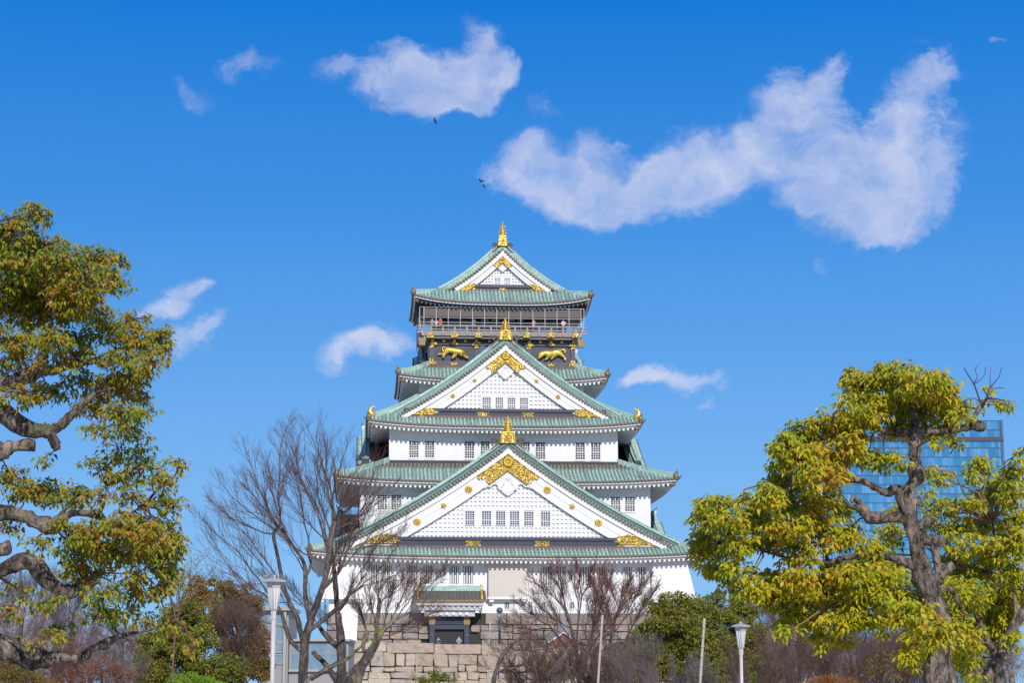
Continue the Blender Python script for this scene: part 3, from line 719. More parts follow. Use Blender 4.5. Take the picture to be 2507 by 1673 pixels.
def gable_face(G, xc, yf, lat_hw, z0, z1, wins, bw, cell, crest, pend, bosses, band, flowers=True):
    """lattice wall, windows, base band, gold crest, carved pendant"""
    global GX
    tf = lambda x, d, z: (x+xc, yf+d, z)
    G.tf = tf; M = lambda: MB(tf)
    inner = lambda x: G.z(x)-bw
    n = 40
    p = M(); 
    top = [(-G.Wf*.99+2*G.Wf*.99*k/n) for k in range(n+1)]
    p.strip([[(x, .12, z0) for x in top], [(x, .12, max(z0, G.z(x)-.5)) for x in top]], sm=False)
    gb = p.build('gable', 'plaster', castle)
    holes = []
    for (a, b_, q1, q2) in wins:
        xa_, zt_ = cl(a, q1, yf); xb_, zb_ = cl(b_, q2, yf); holes.append((xa_-xc, xb_-xc, zb_, zt_))
    wx0, wx1 = min(h[0] for h in holes)-.16, max(h[1] for h in holes)+.16; wz0, wz1 = min(h[2] for h in holes)-.16, max(h[3] for h in holes)+.16
    # lattice bars
    l = M(); bar = cell*.46
    nx = int(G.Wf/cell)
    def spans(lo, hi, b0, b1): # cut [lo,hi] by [b0,b1]
        return [(lo, hi)] if b1 <= lo or b0 >= hi else [q for q in ((lo, b0), (b1, hi)) if q[1]-q[0] > .02]
    for k in range(-nx, nx+1):
        x = k*cell; top_z = inner(abs(x)+bar/2)-.0
        if top_z <= z0+.1: continue
        for lo, hi in (spans(z0, top_z+.25, wz0, wz1) if wx0-bar/2 < x < wx1+bar/2 else [(z0, top_z+.25)]): l.box(x-bar/2, x+bar/2, -.035, .115, lo, hi)
    z = z0+cell*.55
    while z < G.zA-bw:
        lo, hi = 0, G.Wf
        for _ in range(30):
            mid = (lo+hi)/2
            if inner(mid) > z: lo = mid
            else: hi = mid
        w = lo+.2
        for a, b_ in (spans(-w, w, wx0, wx1) if wz0-bar/2 < z < wz1+bar/2 else [(-w, w)]): l.box(a, b_, -.023, .113, z-bar/2, z+bar/2)
        z += cell
    l.build('lattice_wall', 'plaster_trim', gb)
    # window surround + windows
    s_ = M(); s_.box(wx0, wx1, -.03, .1, wz1-.14, wz1); s_.box(wx0, wx1, -.03, .1, wz0, wz0+.12)
    edges = [wx0]+sum([[h[0], h[1]] for h in sorted(holes)], [])+[wx1]
    for i in range(0, len(edges), 2): s_.box(edges[i], edges[i+1], -.028, .1, wz0+.12, wz1-.14)
    s_.build('window_surround', 'plaster_trim', gb)
    for h in holes: window(h[0]+xc, h[1]+xc, h[2], h[3], yf-.02, cols=4, rows=6, split=(2,), proud=0.001, depth=.13)
    G.boards(gb, bw, 1.0)
    # base band, dark lacquer with gold plates
    bz0, bz1 = band; bb = M(); hwb = G.Wf*.97
    bb.box(-hwb, hwb, -.30, .2, bz0, bz1-.32); bb.box(-hwb, hwb, -.45, .2, bz1-.315, bz1)
    bb.build('base_band', 'lacquer', gb)
    br = M(); br.box(-hwb-.3, hwb+.3, -.5, .2, bz0-.34, bz0-.004); br.build('base_flashing', 'brown_tile', gb)
    # crest: chevron of pierced gold below the apex of the board
    cr = M(); t = crest; zA = G.zA; N = 16
    for sg in (-1, 1):
        up = [(sg*t[0]*k/N, G.z(t[0]*k/N)-.44*G.g) for k in range(N+1)]
        lo = []
        for k in range(N+1):
            x = t[0]*k/N
            if x <= t[1]: zz = G.z(x)-bw-.03*(k%2)
            else: zz = G.z(x)-.44*G.g-(bw-.44*G.g)*(.95 if x < t[1]*1.03 else .42*(1-(x-t[1])/(t[0]-t[1]))+.12+.10*(k%2))
            lo.append((sg*x, min(zz, G.z(x)-.46*G.g)))
        cr.strip([[(x, -.47, z) for x, z in up], [(x, -.50, z) for x, z in lo]], sm=False); cr.strip([[(x, -.50, z) for x, z in lo], [(x, -.38, z) for x, z in lo]], sm=False)
        cr.tube([(x, -.50, z-.05) for x, z in up], .055, 5)
        cr.tube([(x, -.52, z) for x, z in lo], .05, 5)
    cr.build('gold_crest', 'gold_pierced', gb)
    sc = M(); rn = random.Random(7)
    for sg in (-1, 1):
        k = 0; x = t[0]*.16
        while x < t[1]*1.0:
            zt_, zb_ = G.z(x)-.44*G.g, G.z(x)-bw; r = (zt_-zb_)*.23
            spiral(sc, sg*x, zt_-r*1.2, r, -.54, sg=sg, th=r*.13, ph=rn.random()*6); spiral(sc, sg*x+r*.3, zb_+r*1.2, r, -.54, sg=-sg, th=r*.13, ph=rn.random()*6); x += r*1.9
    flower(sc, 0, G.zA-.44*G.g-(bw-.44*G.g)*.50, (bw-.44*G.g)*.34, -.56, 16 if G.g > .9 else 12)
    sc.build('gold_scrolls', 'gold', gb)
    # foot ornaments
    ft = M(); fs = M()
    for sg in (-1, 1):
        L = bosses['foot']; x1, x0 = G.Wf*.965, G.Wf*.965-L
        up = []; lo = []
        for k in range(13):
            x = x0+(x1-x0)*k/12; zt_ = G.z(x)-.44*G.g; zl_ = max(bz1-.66*min(1, G.g)*1.0, G.z(x)-bw)
            f = k/12; zu = zl_+(zt_-zl_)*min(1, .28+f*1.6+(.1 if k % 2 else 0)); up.append((sg*x, zu)); lo.append((sg*x, min(zl_, zu-.01)))
        ft.strip([[(x, -.49, z) for x, z in up], [(x, -.49, z) for x, z in lo]], sm=False); ft.tube([(x, -.5, z) for x, z in up], .05, 5); ft.tube([(x, -.5, z) for x, z in lo], .05, 5)
        xm = x0+L*.45; spiral(fs, sg*xm, G.z(xm)-.44*G.g-(bw*.4), bw*.12, -.54, th=.05, sg=sg)
        w = bosses['plate']; xi = x0+.15*L; hgt = bz1-bz0-.34
        ft.prism([(sg*(xi+.3*L), bz0+.01), (sg*(xi-w*.55), bz0+.01), (sg*(xi-w*.3), bz0+hgt*.5), (sg*(xi-w*.55), bz0+hgt), (sg*(xi+.3*L), bz0+hgt)], -.34, -.301)
    ft.build('gold_foot_ornament', 'gold_pierced', gb); fs.build('gold_scrolls', 'gold', gb)
    for xp in bosses['band']:
        q = M(); w = bosses['bw']; hgt = bz1-bz0-.34
        q.prism([(xp-w, bz0+.01), (xp+w, bz0+.01), (xp+w*.62, bz0+hgt*.5), (xp+w, bz0+hgt), (xp-w, bz0+hgt), (xp-w*.62, bz0+hgt*.5)], -.34, -.301)
        q.build('gold_plate', 'gold_pierced', gb)
    for x, r, kind in bosses['list']:
        for sg in (-1, 1):
            q = M(); zz = G.z(x)-.44*G.g-(bw-.44*G.g)*.45
            flower(q, sg*x, zz, r, -.43, 12 if kind else 5); q.build('gold_boss', 'gold', gb)
    # carved white pendant
    pd = M(); s = pend; zt = inner(0)+.25
    half = [(0, 0), (.55, -.45), (.62, -.75), (.95, -.62), (1.35, -.85), (1.75, -1.25), (2.1, -1.32), (2.6, -1.72), (3.0, -1.85), (3.3, -2.15), (3.0, -2.22), (2.7, -2.05), (2.35, -2.1), (2.1, -1.95), (1.75, -1.95), (1.5, -1.72), (1.25, -1.66), (1.05, -1.85), (1.0, -2.15), (.85, -2.3), (.62, -2.28), (.55, -2.5), (.3, -2.72), (0, -2.85)]
    out = [(x*s, zt+z*s) for x, z in half]+[(-x*s, zt+z*s) for x, z in half[-2:0:-1]]
    pd.prism(out, -.32, .02)
    for sg in (-1, 1):
        spiral(pd, sg*1.25*s, zt-1.22*s, .36*s, -.33, sg=sg, th=.07*s); spiral(pd, sg*2.15*s, zt-1.65*s, .24*s, -.33, sg=sg, th=.06*s); spiral(pd, sg*.75*s, zt-2.05*s, .22*s, -.33, sg=-sg, th=.06*s)
        spiral(pd, sg*.28*s, zt-2.5*s, .18*s, -.33, sg=sg, th=.05*s)
        pd.tube([(sg*.25*s, -.33, zt-.55*s), (sg*.45*s, -.34, zt-.95*s), (sg*.3*s, -.34, zt-1.4*s), (sg*.5*s, -.34, zt-1.8*s)], .06*s, 5)
    for k in range(6): a = k*math.pi/3; pd.tube([(0, -.35, zt-1.1*s), (.28*s*math.cos(a), -.36, zt-1.1*s+.28*s*math.sin(a))], .06*s, 5)
    pd.build('carved_pendant', 'plaster_trim', gb)
    return gb

def finial(xc, y, z0, w, h, parent=castle, box_h=.42):
    """golden ridge-end ornament: bell-shaped plate below, tapering dolphin tail above, grey scrolls either side"""
    sc = MB()
    for sg in (-1, 1):
        for q, th in ((1, .09), (.62, .07)): spiral(sc, xc+sg*w*1.12, z0+w*.12, w*.36*q, y, sg=-sg, th=th*w, turns=1.0, ph=0 if sg < 0 else math.pi)
    sc.prism([(xc-w*1.75, z0-w*.95), (xc-w*1.1, z0-w*.15), (xc-w*.7, z0+.05), (xc+w*.7, z0+.05), (xc+w*1.1, z0-w*.15), (xc+w*1.75, z0-w*.95), (xc+w*.9, z0-w*.75), (xc, z0-w*.28), (xc-w*.9, z0-w*.75)], y+.02, y+.35)
    so = sc.build('ridge_end_scrolls', 'iron_brown', parent)
    f = MB(); hb = h*box_h
    f.prism([(xc-w*.72, z0), (xc+w*.72, z0), (xc+w*.55, z0+hb*.35), (xc+w*.52, z0+hb*.82), (xc+w*.38, z0+hb), (xc-w*.38, z0+hb), (xc-w*.52, z0+hb*.82), (xc-w*.55, z0+hb*.35)], y-.28, y+.1)
    f.tube([(xc-w*.66, y-.3, z0+.05), (xc-w*.52, y-.32, z0+hb*.4), (xc-w*.46, y-.32, z0+hb*.8), (xc, y-.32, z0+hb*.98), (xc+w*.46, y-.32, z0+hb*.8), (xc+w*.52, y-.32, z0+hb*.4), (xc+w*.66, y-.3, z0+.05)], w*.09, 6)
    fo = f.build('golden_finial', 'gold', parent)
    p = MB(); p.prism([(xc-w*.34, z0+.06), (xc+w*.34, z0+.06), (xc+w*.34, z0+hb*.6), (xc, z0+hb*.85), (xc-w*.34, z0+hb*.6)], y-.33, y-.285); p.build('pierced_panel', 'gold_pierced', fo)
    t = MB(); N = 9; zz = z0+hb; hh = h-hb
    for k in range(N):
        a, b_ = k/N, (k+1)/N; r0, r1 = w*.40*(1-a)**.85+.04, w*.40*(1-b_)**.85+.03
        t.tube([(xc, y-.05+.25*a, zz+hh*a), (xc, y-.05+.25*b_, zz+hh*b_*.995)], [r0, r1*.8], 8)
    for sg in (-1, 1):
        for k in range(3):
            a = .12+.22*k; r = w*.40*(1-a); t.tube([(xc+sg*r*.7, y, zz+hh*a), (xc+sg*(r+.10), y, zz+hh*(a+.03)), (xc+sg*(r+.12), y, zz+hh*(a+.12))], [.07, .06, .02], 5)
    t.build('dolphin_tail', 'gold', fo)
mat('iron_brown', (.11, .09, .085), .6, var=(3, .5, (.06, .05, .05)))

# G1, the largest
YF1 = .25; x1, G1 = px_gable((1244, 1101), (850.6, 1336), (1634, 1342), YF1, 1.25, 1.0, 6.0)
z0 = cl(1244, 1317, YF1)[1]; bz1 = z0-.01; bz0 = cl(1244, 1338, YF1-.3)[1]
gb = gable_face(G1, x1, YF1, 0, z0, 0, [(1138,1162.6,1251,1287),(1178.6,1203.8,1251,1287),(1213,1238.5,1252,1288),(1247,1272.4,1252,1288),(1282,1307.4,1253,1289),(1323,1348.3,1254,1290)],
    2.15, .445, (3.15, 2.1), 1.0, dict(foot=4.6, plate=1.3, bw=.9, band=(-3.55, 3.55), list=[(4.05, .40, 1), (6.6, .34, 0), (9.3, .40, 1)]), (bz0, bz1))
G1.roofing(gb, 1.2, slab_u1=1.16)
zf = cl(1244, 1086, YF1)[1]; finial(x1, YF1-.1, zf, 1.25, cl(1244, 1018, YF1)[1]-zf)
# G2
YF2 = 5.65; x2, G2 = px_gable((1238, 848), (981, 1021), (1492, 1026), YF2, 1.25, .98, 5.0)
z0 = cl(1238, 1003, YF2)[1]; bz1 = z0-.01; bz0 = cl(1238, 1020, YF2-.3)[1]
gb = gable_face(G2, x2, YF2, 0, z0, 0, [(1180,1202.5,973,1002),(1212,1233,973,1002),(1241.7,1262.6,974,1003),(1271.5,1294,974,1003)],
    1.72, .43, (2.05, 1.4), .72, dict(foot=3.3, plate=1.1, bw=.68, band=(-2.4, 2.4), list=[(3.3, .24, 0), (5.6, .26, 1)]), (bz0, bz1))
G2.roofing(gb, 1.24, slab_u1=1.2, slate='ridge_mid')
zf = cl(1238, 833, YF2)[1]; finial(x2, YF2-.1, zf, 1.08, cl(1238, 777, YF2)[1]-zf)
# G3 on the top roof; its slopes run the whole depth of the building
YF3 = 11.1; x3, G3 = px_gable((1231, 616), (1113, 707), (1346.5, 710), YF3, 1.25, .95, 32-2*YF3+.6)
z0 = cl(1231, 699, YF3)[1]; bz1 = z0-.01; bz0 = cl(1231, 708, YF3-.3)[1]-.15
gb = gable_face(G3, x3, YF3, 0, z0, 0, [(1210,1226,680,698),(1233.5,1250,680,698)], 1.15, .33, (1.02, .7), .46,
    dict(foot=2.0, plate=.8, bw=.48, band=(0,), list=[]), (bz0, bz1))
G3.roofing(gb, 1.27, slab_u1=1.25, slate='verdigris')
zf = cl(1230, 603, YF3)[1]; finial(x3, YF3-.1, zf, .82, cl(1230, 541, YF3)[1]-zf)

# side gables, seen edge-on: a tiled verge with dark boarded cheeks behind it; the top pair's black is painted shade on green tile
def side_gable(sg, xv, zA, H, Wf, wall_x):
    if sg < 0: tf = lambda x, d, z: (-(xv)+d, CY-x, z)
    else: tf = lambda x, d, z: (xv-d, CY+x, z)
    G = Gable(tf, Wf, zA, zA-H, 1.25, 1.0, 1.15)
    m = MB(tf); xs = [-Wf+2*Wf*k/20 for k in range(21)]
    m.strip([[(x, .5, zA-H-.3) for x in xs], [(x, .5, G.z(x)-.1) for x in xs]], sm=False)
    gb = m.build('side_gable', 'plaster', castle)
    G.boards(gb, 1.6, 1.0); G.roofing(gb, 1.12, ridge=False)
    L = xv-wall_x+.3; w = MB(tf)
    xs = [-Wf*.93+2*Wf*.93*k/24 for k in range(25)]
    w.strip([[(x, .62, G.z(x)-.28) for x in xs], [(x, L, G.z(x)-.28) for x in xs]], sm=False)
    for k in range(24):
        for e in (-1, 1):
            x = e*Wf*.93*(k+.5)/24
            if e > 0 and k % 1 == 0: pass
    for q in range(int((L-.9)/.55)):
        d = 1.1+q*.55
        for e in (-1, 1): w.sweep([(lambda a, b_, x=x, d=d: (e*x, d+a, G.z(x)-.27+b_)) for x in [Wf*.93*k/12 for k in range(13)]], [(-.07, 0), (-.07, .10), (.07, .10), (.07, 0)])
    w.build('dark_board_shade_slope', 'lacquer', gb)
    w = MB(tf); w.box(-.22, .22, .5, L, zA-.15, zA+.55); w.tube([(0, .5, zA+.6), (0, L, zA+.6)], .18, 8); w.build('ridge', 'verdigris', gb)
    w = MB(tf); w.tube([(0, 0, zA+.85), (0, 0, zA+1.3), (0, -.05, zA+1.45)], [.2, .19, .14], 8); w.build('ridge_end_cap', 'plaster_trim', gb)
    w = MB(tf); w.tube([(0, -.05, zA+1.45), (0, -.22, zA+1.7), (0, -.2, zA+1.9)], [.12, .06, .02], 6); w.build('ridge_end_tip', 'old_gold', gb)
for sg in (-1, 1):
    side_gable(sg, 14.9, zc(1078, 16), 3.6, 6.6, 12.15)
    side_gable(sg, 17.5, zc(1280, 16), 3.6, 7.0, 15.15)
    side_gable(sg, 8.8, zc(885, 16), 1.5, 3.0, 7.9)

# golden dolphins on the corners of the third roof
for sg in (-1, 1):
    p = Vector(R3.pt(0, sg*(14.55-.45), .10)); m = MB()
    m.tube([p+Vector((-sg*.45, 0, .25)), p+Vector((0, 0, .45)), p+Vector((sg*.15, 0, .75)), p+Vector((-sg*.02, 0, 1.1)), p+Vector((-sg*.15, 0, 1.35))], [.22, .34, .26, .16, .06], 8)
    m.tube([p+Vector((-sg*.02, 0, 1.05)), p+Vector((-sg*.35, 0, 1.2)), p+Vector((-sg*.5, 0, 1.15))], [.12, .10, .03], 6)
    m.tube([p+Vector((sg*.3, 0, .2)), p+Vector((sg*.1, 0, .35))], [.22, .28], 7)
    m.build('golden_dolphin', 'gold', R3.obj)

# ---- black fifth storey with the tigers, balcony and observation deck
Y5 = 10.1; hb5 = 7.97
z5b = zc(898, Y5)-.3; z5t = zc(826, Y5)
b = MB(); b.box(-hb5, hb5, Y5+.12, 2*CY-Y5-.12, z5b, z5t); b5 = b.build('upper_storey', 'lacquer', castle)
def cbar(mb, pxa, pxb, pya, pyb, y0, y1):
    xa_, zt_ = cl(pxa, pya, y0); xb_, zb_ = cl(pxb, pyb, y0); mb.box(xa_, xb_, y0, y1, zb_, zt_)
b = MB()
zz = lambda p: zc(p, Y5)
b.box(-hb5-.05, hb5+.05, Y5-.06, Y5+.3, zz(896), zz(886)); b.box(-hb5-.05, hb5+.05, Y5-.06, Y5+.3, zz(846.5), zz(838)); b.box(-hb5-.1, hb5+.1, Y5-.12, Y5+.3, zz(832), zz(826.5))
for pa, pb in ((1052, 1062), (1161.5, 1172), (1290, 1300.5), (1398, 1408)):
    xa_, _ = cl(pa, 866, Y5); xb_, _ = cl(pb, 866, Y5); b.box(xa_, xb_, Y5-.055, Y5+.3, zz(886)+.002, zz(846.5)-.002)
b.box(-hb5-.3, hb5+.3, Y5-.5, Y5+.3, zz(826)-.0, zz(821))
b.build('black_beams', 'lacquer_wood', b5)
b = MB()
b.box(-hb5-.2, hb5+.2, Y5-.3, Y5+.3, zz(904), zz(897)); b.build('storey_flashing', 'brown_tile', b5)
for pa, pb in ((1172.5, 1187), (1272, 1289)):
    xa_, _ = cl(pa, 866, Y5); xb_, _ = cl(pb, 866, Y5); w = MB()
    w.box(xa_, xb_, Y5+.04, Y5+.11, zz(886), zz(847)); o = w.build('window', 'glass_blue', b5); w = MB()
    for k in range(1, 4): x = xa_+(xb_-xa_)*k/4; w.box(x-.02, x+.02, Y5, Y5+.039, zz(886), zz(847))
    for k in range(1, 8): z = zz(886)+(zz(847)-zz(886))*k/8; w.box(xa_, xb_, Y5+.002, Y5+.038, z-.02, z+.02)
    w.build('lattice', 'iron_grey', o)
def plate(kind, px, py, w, h, y=None, m='gold'):
    y = (Y5-.13) if y is None else y; x, z = cl(px, py, y); w /= 23.3; h /= 23.3; q = MB()
    if kind == 'sq': q.bbox(x-w/2, x+w/2, y-.22, y+.02, z-h/2, z+h/2, .05)
    elif kind == 'oval':
        q.prism([(x+w/2*(1-.12*(k % 2))*math.copysign(abs(math.cos(a))**.7, math.cos(a)), z+h/2*(1-.1*(k % 2))*math.sin(a)) for k, a in enumerate(2*math.pi*j/16 for j in range(16))], y-.03, y+.04)
    elif kind == 'bow': q.prism([(x-w/2, z-h/2), (x+w/2, z-h/2), (x+w/2*.72, z), (x+w/2, z+h/2), (x-w/2, z+h/2), (x-w/2*.72, z)], y-.04, y+.04)
    elif kind == 'swd': q.prism([(x-w/2, z+h/2), (x-w/2, z-h/2), (x, z-h*.15), (x+w/2, z-h/2), (x+w/2, z+h/2)], y-.03, y+.05)
    elif kind == 'swu': q.prism([(x-w/2, z-h/2), (x+w/2, z-h/2), (x+w/2, z+h/2), (x, z+h*.15), (x-w/2, z+h/2)], y-.03, y+.05)
    q.build('gold_fitting', 'gold_pierced' if kind != 'sq' else 'gold', b5)
for px, py in ((1059,834),(1086.5,835),(1112.5,835),(1139.5,835.5),(1166.5,835.5),(1198.5,836.5),(1263.5,837.5),(1296,838),(1322.5,838),(1349,838.5),(1375.5,839),(1403.5,839)): plate('sq', px, py, 7, 6, Y5-.1)
for px, py in ((1112,842),(1350,844)): plate('oval', px, py, 19, 8)
for px, py in ((1112,891),(1350,894)): plate('oval', px, py, 19, 7)
for px, py, w in ((1061,841,21),(1166.5,842,23),(1296,844,23),(1402,845,20)): plate('bow', px, py, w, 8)
for px, py in ((1057.5,849),(1167,851.5),(1295,853),(1403,854)): plate('swd', px, py, 11, 8)
for px, py in ((1057,881),(1403,886)): plate('swu', px, py, 11, 7)
for px, py in ((1059,889),(1401,893)): plate('bow', px, py, 21, 8)
# tigers: one continuous relief body each, stripes carved by the material
mat('tiger_gold', (.95, .66, .14), .3, metal=.55, var=(6, .5, (.55, .30, .04)), bump=(9, .05))
def tiger(parts, ox, oy, sc_=11.75):
    pts = []; ed = []; rd = []
    def P(u, v, y): x, z = cl(ox+u/sc_, oy+v/sc_, Y5-.1); return (x, Y5+.02-y, z)
    names = {}
    for nm, u, v, y, r, par in parts:
        names[nm] = len(pts); pts.append(P(u, v, y)); rd.append((r/sc_/23.3*1.16, r/sc_/23.3*1.05))
        if par: ed.append((names[par], names[nm]))
    return skin('golden_tiger', pts, ed, rd, 'tiger_gold', b5, 1)
tiger([('m',820,450,.15,95,None),('h',700,440,.12,100,'m'),('ru',620,460,.1,85,'h'),('t1',585,365,.08,26,'ru'),('t2',520,350,.08,20,'t1'),('t3',500,420,.08,20,'t2'),('t4',560,500,.08,22,'t3'),
       ('k1',560,560,.12,60,'ru'),('l1',470,560,.1,28,'k1'),('l2',400,555,.1,25,'l1'),('l3',370,590,.1,22,'l2'),('k2',540,620,.16,44,'k1'),('k3',530,650,.18,48,'k2'),('k4',570,665,.2,34,'k3'),
       ('c',930,480,.18,110,'m'),('s',1010,520,.22,105,'c'),('hd',1095,520,.34,108,'s'),('mz',1085,575,.45,52,'hd'),
       ('f1',860,590,.2,58,'c'),('f2',800,660,.22,46,'f1'),('f3',800,710,.25,48,'f2'),('g1',1150,620,.2,48,'s'),('g2',1210,670,.2,36,'g1'),('g3',1280,675,.22,30,'g2'),('f5',880,660,.25,36,'f1')], 1040, 820)
tiger([('m',1200,560,.18,95,None),('w',1130,520,.16,90,'m'),('n',1040,550,.2,78,'w'),('hd',960,610,.28,76,'n'),('mz',930,680,.32,46,'hd'),('jw',880,705,.3,28,'mz'),('ea',915,545,.3,20,'hd'),
       ('b',1350,540,.14,88,'m'),('ru',1480,500,.12,90,'b'),('ru2',1560,520,.1,70,'ru'),('t1',1560,430,.08,24,'ru2'),('t2',1680,440,.08,20,'t1'),('t3',1705,490,.08,20,'t2'),('t4',1640,525,.08,20,'t3'),
       ('f1',1180,670,.2,48,'m'),('f2',1110,720,.22,34,'f1'),('f3',1130,745,.25,30,'f2'),('g1',1330,650,.2,42,'b'),('g2',1290,700,.2,34,'g1'),('g3',1270,715,.22,30,'g2'),
       ('h1',1600,600,.14,56,'ru2'),('h2',1670,660,.14,36,'h1'),('h3',1700,710,.15,36,'h2'),('h4',1650,750,.2,38,'h3'),('tu',1375,420,.08,18,'b')], 1240, 820)
# balcony
YB = 9.0; hbB = 8.75; zfl = zc(821, YB)
b = MB(); b.box(-hbB, hbB, YB, 2*CY-YB, zfl-.1, zfl+.22); b.box(-hbB+.25, hbB-.25, YB+.25, 2*CY-YB-.25, zfl-.35, zfl-.101)
bal = b.build('balcony', 'rail_paint', castle)
r = MB(); zz = lambda p: zc(p, YB)
for p, h_, y_ in ((800.5, .12, 0), (808, .13, .03), (815, .22, -.02)):
    z = zz(p); r.box(-hbB-.5, hbB+.5, YB+y_, YB+y_+.14, z-h_/2, z+h_/2)
    for sg in (-1, 1): r.box(sg*hbB-.07+y_, sg*hbB+.07+y_, YB+.2, 2*CY-YB, z-h_/2+.003, z+h_/2-.003)
r.build('railing', 'rail_paint', bal)
for k, px in enumerate((1056, 1084.5, 1113.5, 1143, 1172, 1202, 1232, 1261, 1290.5, 1320, 1349.5, 1378.5, 1409)):
    x, _ = cl(px, 808, YB); q = MB(); q.box(x-.11, x+.11, YB-.06, YB+.2, zz(821), zz(799)); po = q.build('railing_post', 'rail_paint', bal)
    if k % 2 == 0 or k in (1, 11):
        q = MB(); q.box(x-.16, x+.16, YB-.09, YB-.062, zz(801), zz(797)); q.build('post_cap', 'old_gold', po)
for px, w in ((1053.5, 19), (1113, 18), (1172, 18), (1290, 18), (1349, 18), (1409, 18)):
    x, z = cl(px, 820, YB-.1); w /= 23.4; q = MB(); q.prism([(x-w*.44, z-.30), (x+w*.44, z-.30), (x+w/2, z-.05), (x+w*.40, z+.16), (x, z+.30), (x-w*.40, z+.16), (x-w/2, z-.05)], YB-.14, YB-.03); q.build('gold_bracket', 'gold_pierced', bal)
for sg in (-1, 1):
    q = MB(); q.prism([(sg*(hbB-.1)-.32, zfl-1.2), (sg*(hbB-.1)+.32, zfl-1.2), (sg*(hbB-.1)+.40, zfl-.36), (sg*(hbB-.1)-.40, zfl-.36)], YB+.05, YB+.6); q.build('corner_bracket', 'old_gold', bal)
# observation room behind the balcony, blinds, protective wires
zr0, zr1 = zfl+.22, R5.ze+.5; YR = 11.0; hr = 7.2
q = MB(); q.box(-hr, hr, YR, 2*CY-YR, zr0, zr1); room = q.build('observation_room', 'dark_room', castle)
q = MB(); q.box(-hbB+.15, hbB-.15, YB+.10, YB+.13, zc(777, YB+.1), R5.ze-.5); q.build('brown_blinds', 'blind', room)
for pa, pb in ((1099, 1158), (1301, 1359)):
    xa_, _ = cl(pa, 800, YR); xb_, _ = cl(pb, 800, YR); q = MB(); q.box(xa_, xb_, YR-.06, YR-.01, zr0+.3, zc(778, YR)); q.build('window', 'glass_blue', room)
mat('navy_panel', (.05, .065, .12), .4); 
for pa, pb in ((1176, 1198), (1201, 1224), (1240, 1262), (1265, 1284)):
    xa_, _ = cl(pa, 800, YR); xb_, _ = cl(pb, 800, YR); q = MB(); q.box(xa_, xb_, YR-.06, YR-.01, zr0+.2, zc(781, YR)); o = q.build('door', 'navy_panel', room)
    q = MB(); q.box(xa_+.1, xb_-.1, YR-.09, YR-.061, zc(786, YR), zc(783.5, YR)); q.build('door_rail', 'steel_white', o)
for cx_, sg in ((1135, -1), (1333, 1)):     # golden cranes in flight on the wall
    x, z = cl(cx_, 790, YR-.1)
    skin('golden_crane', [(x, YR-.1, z), (x+sg*.5, YR-.1, z-.25), (x+sg*.9, YR-.1, z-.2), (x-sg*.6, YR-.1, z+.45), (x-sg*.9, YR-.1, z+.95), (x+sg*.35, YR-.12, z+.45), (x+sg*.9, YR-.12, z+.35), (x-sg*.5, YR-.1, z-.3), (x-sg*1.1, YR-.1, z-.8)],
         [(0,1),(1,2),(0,3),(3,4),(0,5),(5,6),(0,7),(7,8)], [.16,.1,.04,.14,.05,.15,.05,.08,.04], 'old_gold', room)
zt_ = R5.ze-.45
class W1:
    def tube(s, *a): q = MB(); q.tube(*a); q.build('safety_wire', 'steel_white', bal)
q = W1()
px0, px1 = -hbB-.2, hbB+.2
for k in range(14): 
    x = px0+(px1-px0)*(k+.35)/13.6; q.tube([(x, YB-.05, zfl+.2), (x, YB-.05, zt_)], .028, 5)
for zz_ in (zc(780, YB), zc(791.5, YB), zc(798, YB), zt_): q.tube([(px0, YB-.05, zz_), (px1, YB-.05, zz_)], .028, 5)
for sg in (-1, 1):
    x = sg*(hbB+.2); q.tube([(x, YB, zt_), (x, YB, zc(785, YB)), (x-sg*.1, YB, zfl+.7), (x-sg*.5, YB, zfl-.2), (x-sg*.7, YB, zfl-.7)], .03, 5)
    for k in range(6): q.tube([(x, YB+2.2*(k+1), zt_), (x, YB+2.2*(k+1), zfl+.2)], .028, 5)

# ---- porch over the entrance
YP = -2.6
por = MB(); zr = zc(1448, YP+1.4); ze = zc(1473, YP); xl_, xr_ = cl(1013, 1473, YP)[0], cl(1191, 1473, YP)[0]
def ppt(x, t): return (x, YP+t*1.8, ze+(zr-ze)*(.85*t+.15*t*t)+.12*(abs(2*(x-xl_)/(xr_-xl_)-1))**4*(1-t))
por.pat = .5
xs = [xl_+(xr_-xl_)*k/24 for k in range(25)]
por.strip([[ppt(x, t/5) for x in xs] for t in range(6)]); por.strip([[(x, YP+1.8, zr) for x in xs], [(x, -.1, zr-.9) for x in xs]])
for k in range(19): x = xl_+.15+(xr_-xl_-.3)*k/18; por.tube([ppt(x, t/5) for t in range(6)], .11, 6)
mat('porch_tile', (.13, .15, .125), .6, var=(1.6, .7, (.13, .08, .06)), bump=(3, .02)); po = por.build('porch', 'porch_tile', castle)
q = MB(); q.box(xl_+.4, xr_-.4, YP+1.6, YP+2.1, zr-.02, zr+.32); q.tube([(xl_+.4, YP+1.85, zr+.34), (xr_-.4, YP+1.85, zr+.34)], .16, 8); q.build('ridge', 'verdigris', po)
for x in (xl_+.42, xr_-.42):
    q = MB(); q.tube([(x, YP+1.75, zr-.1), (x, YP+1.7, zr+.62)], [.17, .12], 6); q.tube([(x+.0, YP+.35, ze+.15), (x, YP+.8, ze+.65), (x, YP+1.4, zr+.05)], .12, 6); q.build('gold_end_tile', 'gold', po)
q = MB()
for k in range(30): x = xl_+.1+(xr_-xl_-.2)*k/29; q.tube([(x, YP-.04, ze+.02), (x, YP+.06, ze+.02)], .11, 7)
q.box(xl_, xr_, YP+.02, YP+.2, ze-.14, ze-.001); q.build('eave_edge', 'old_gold', po)
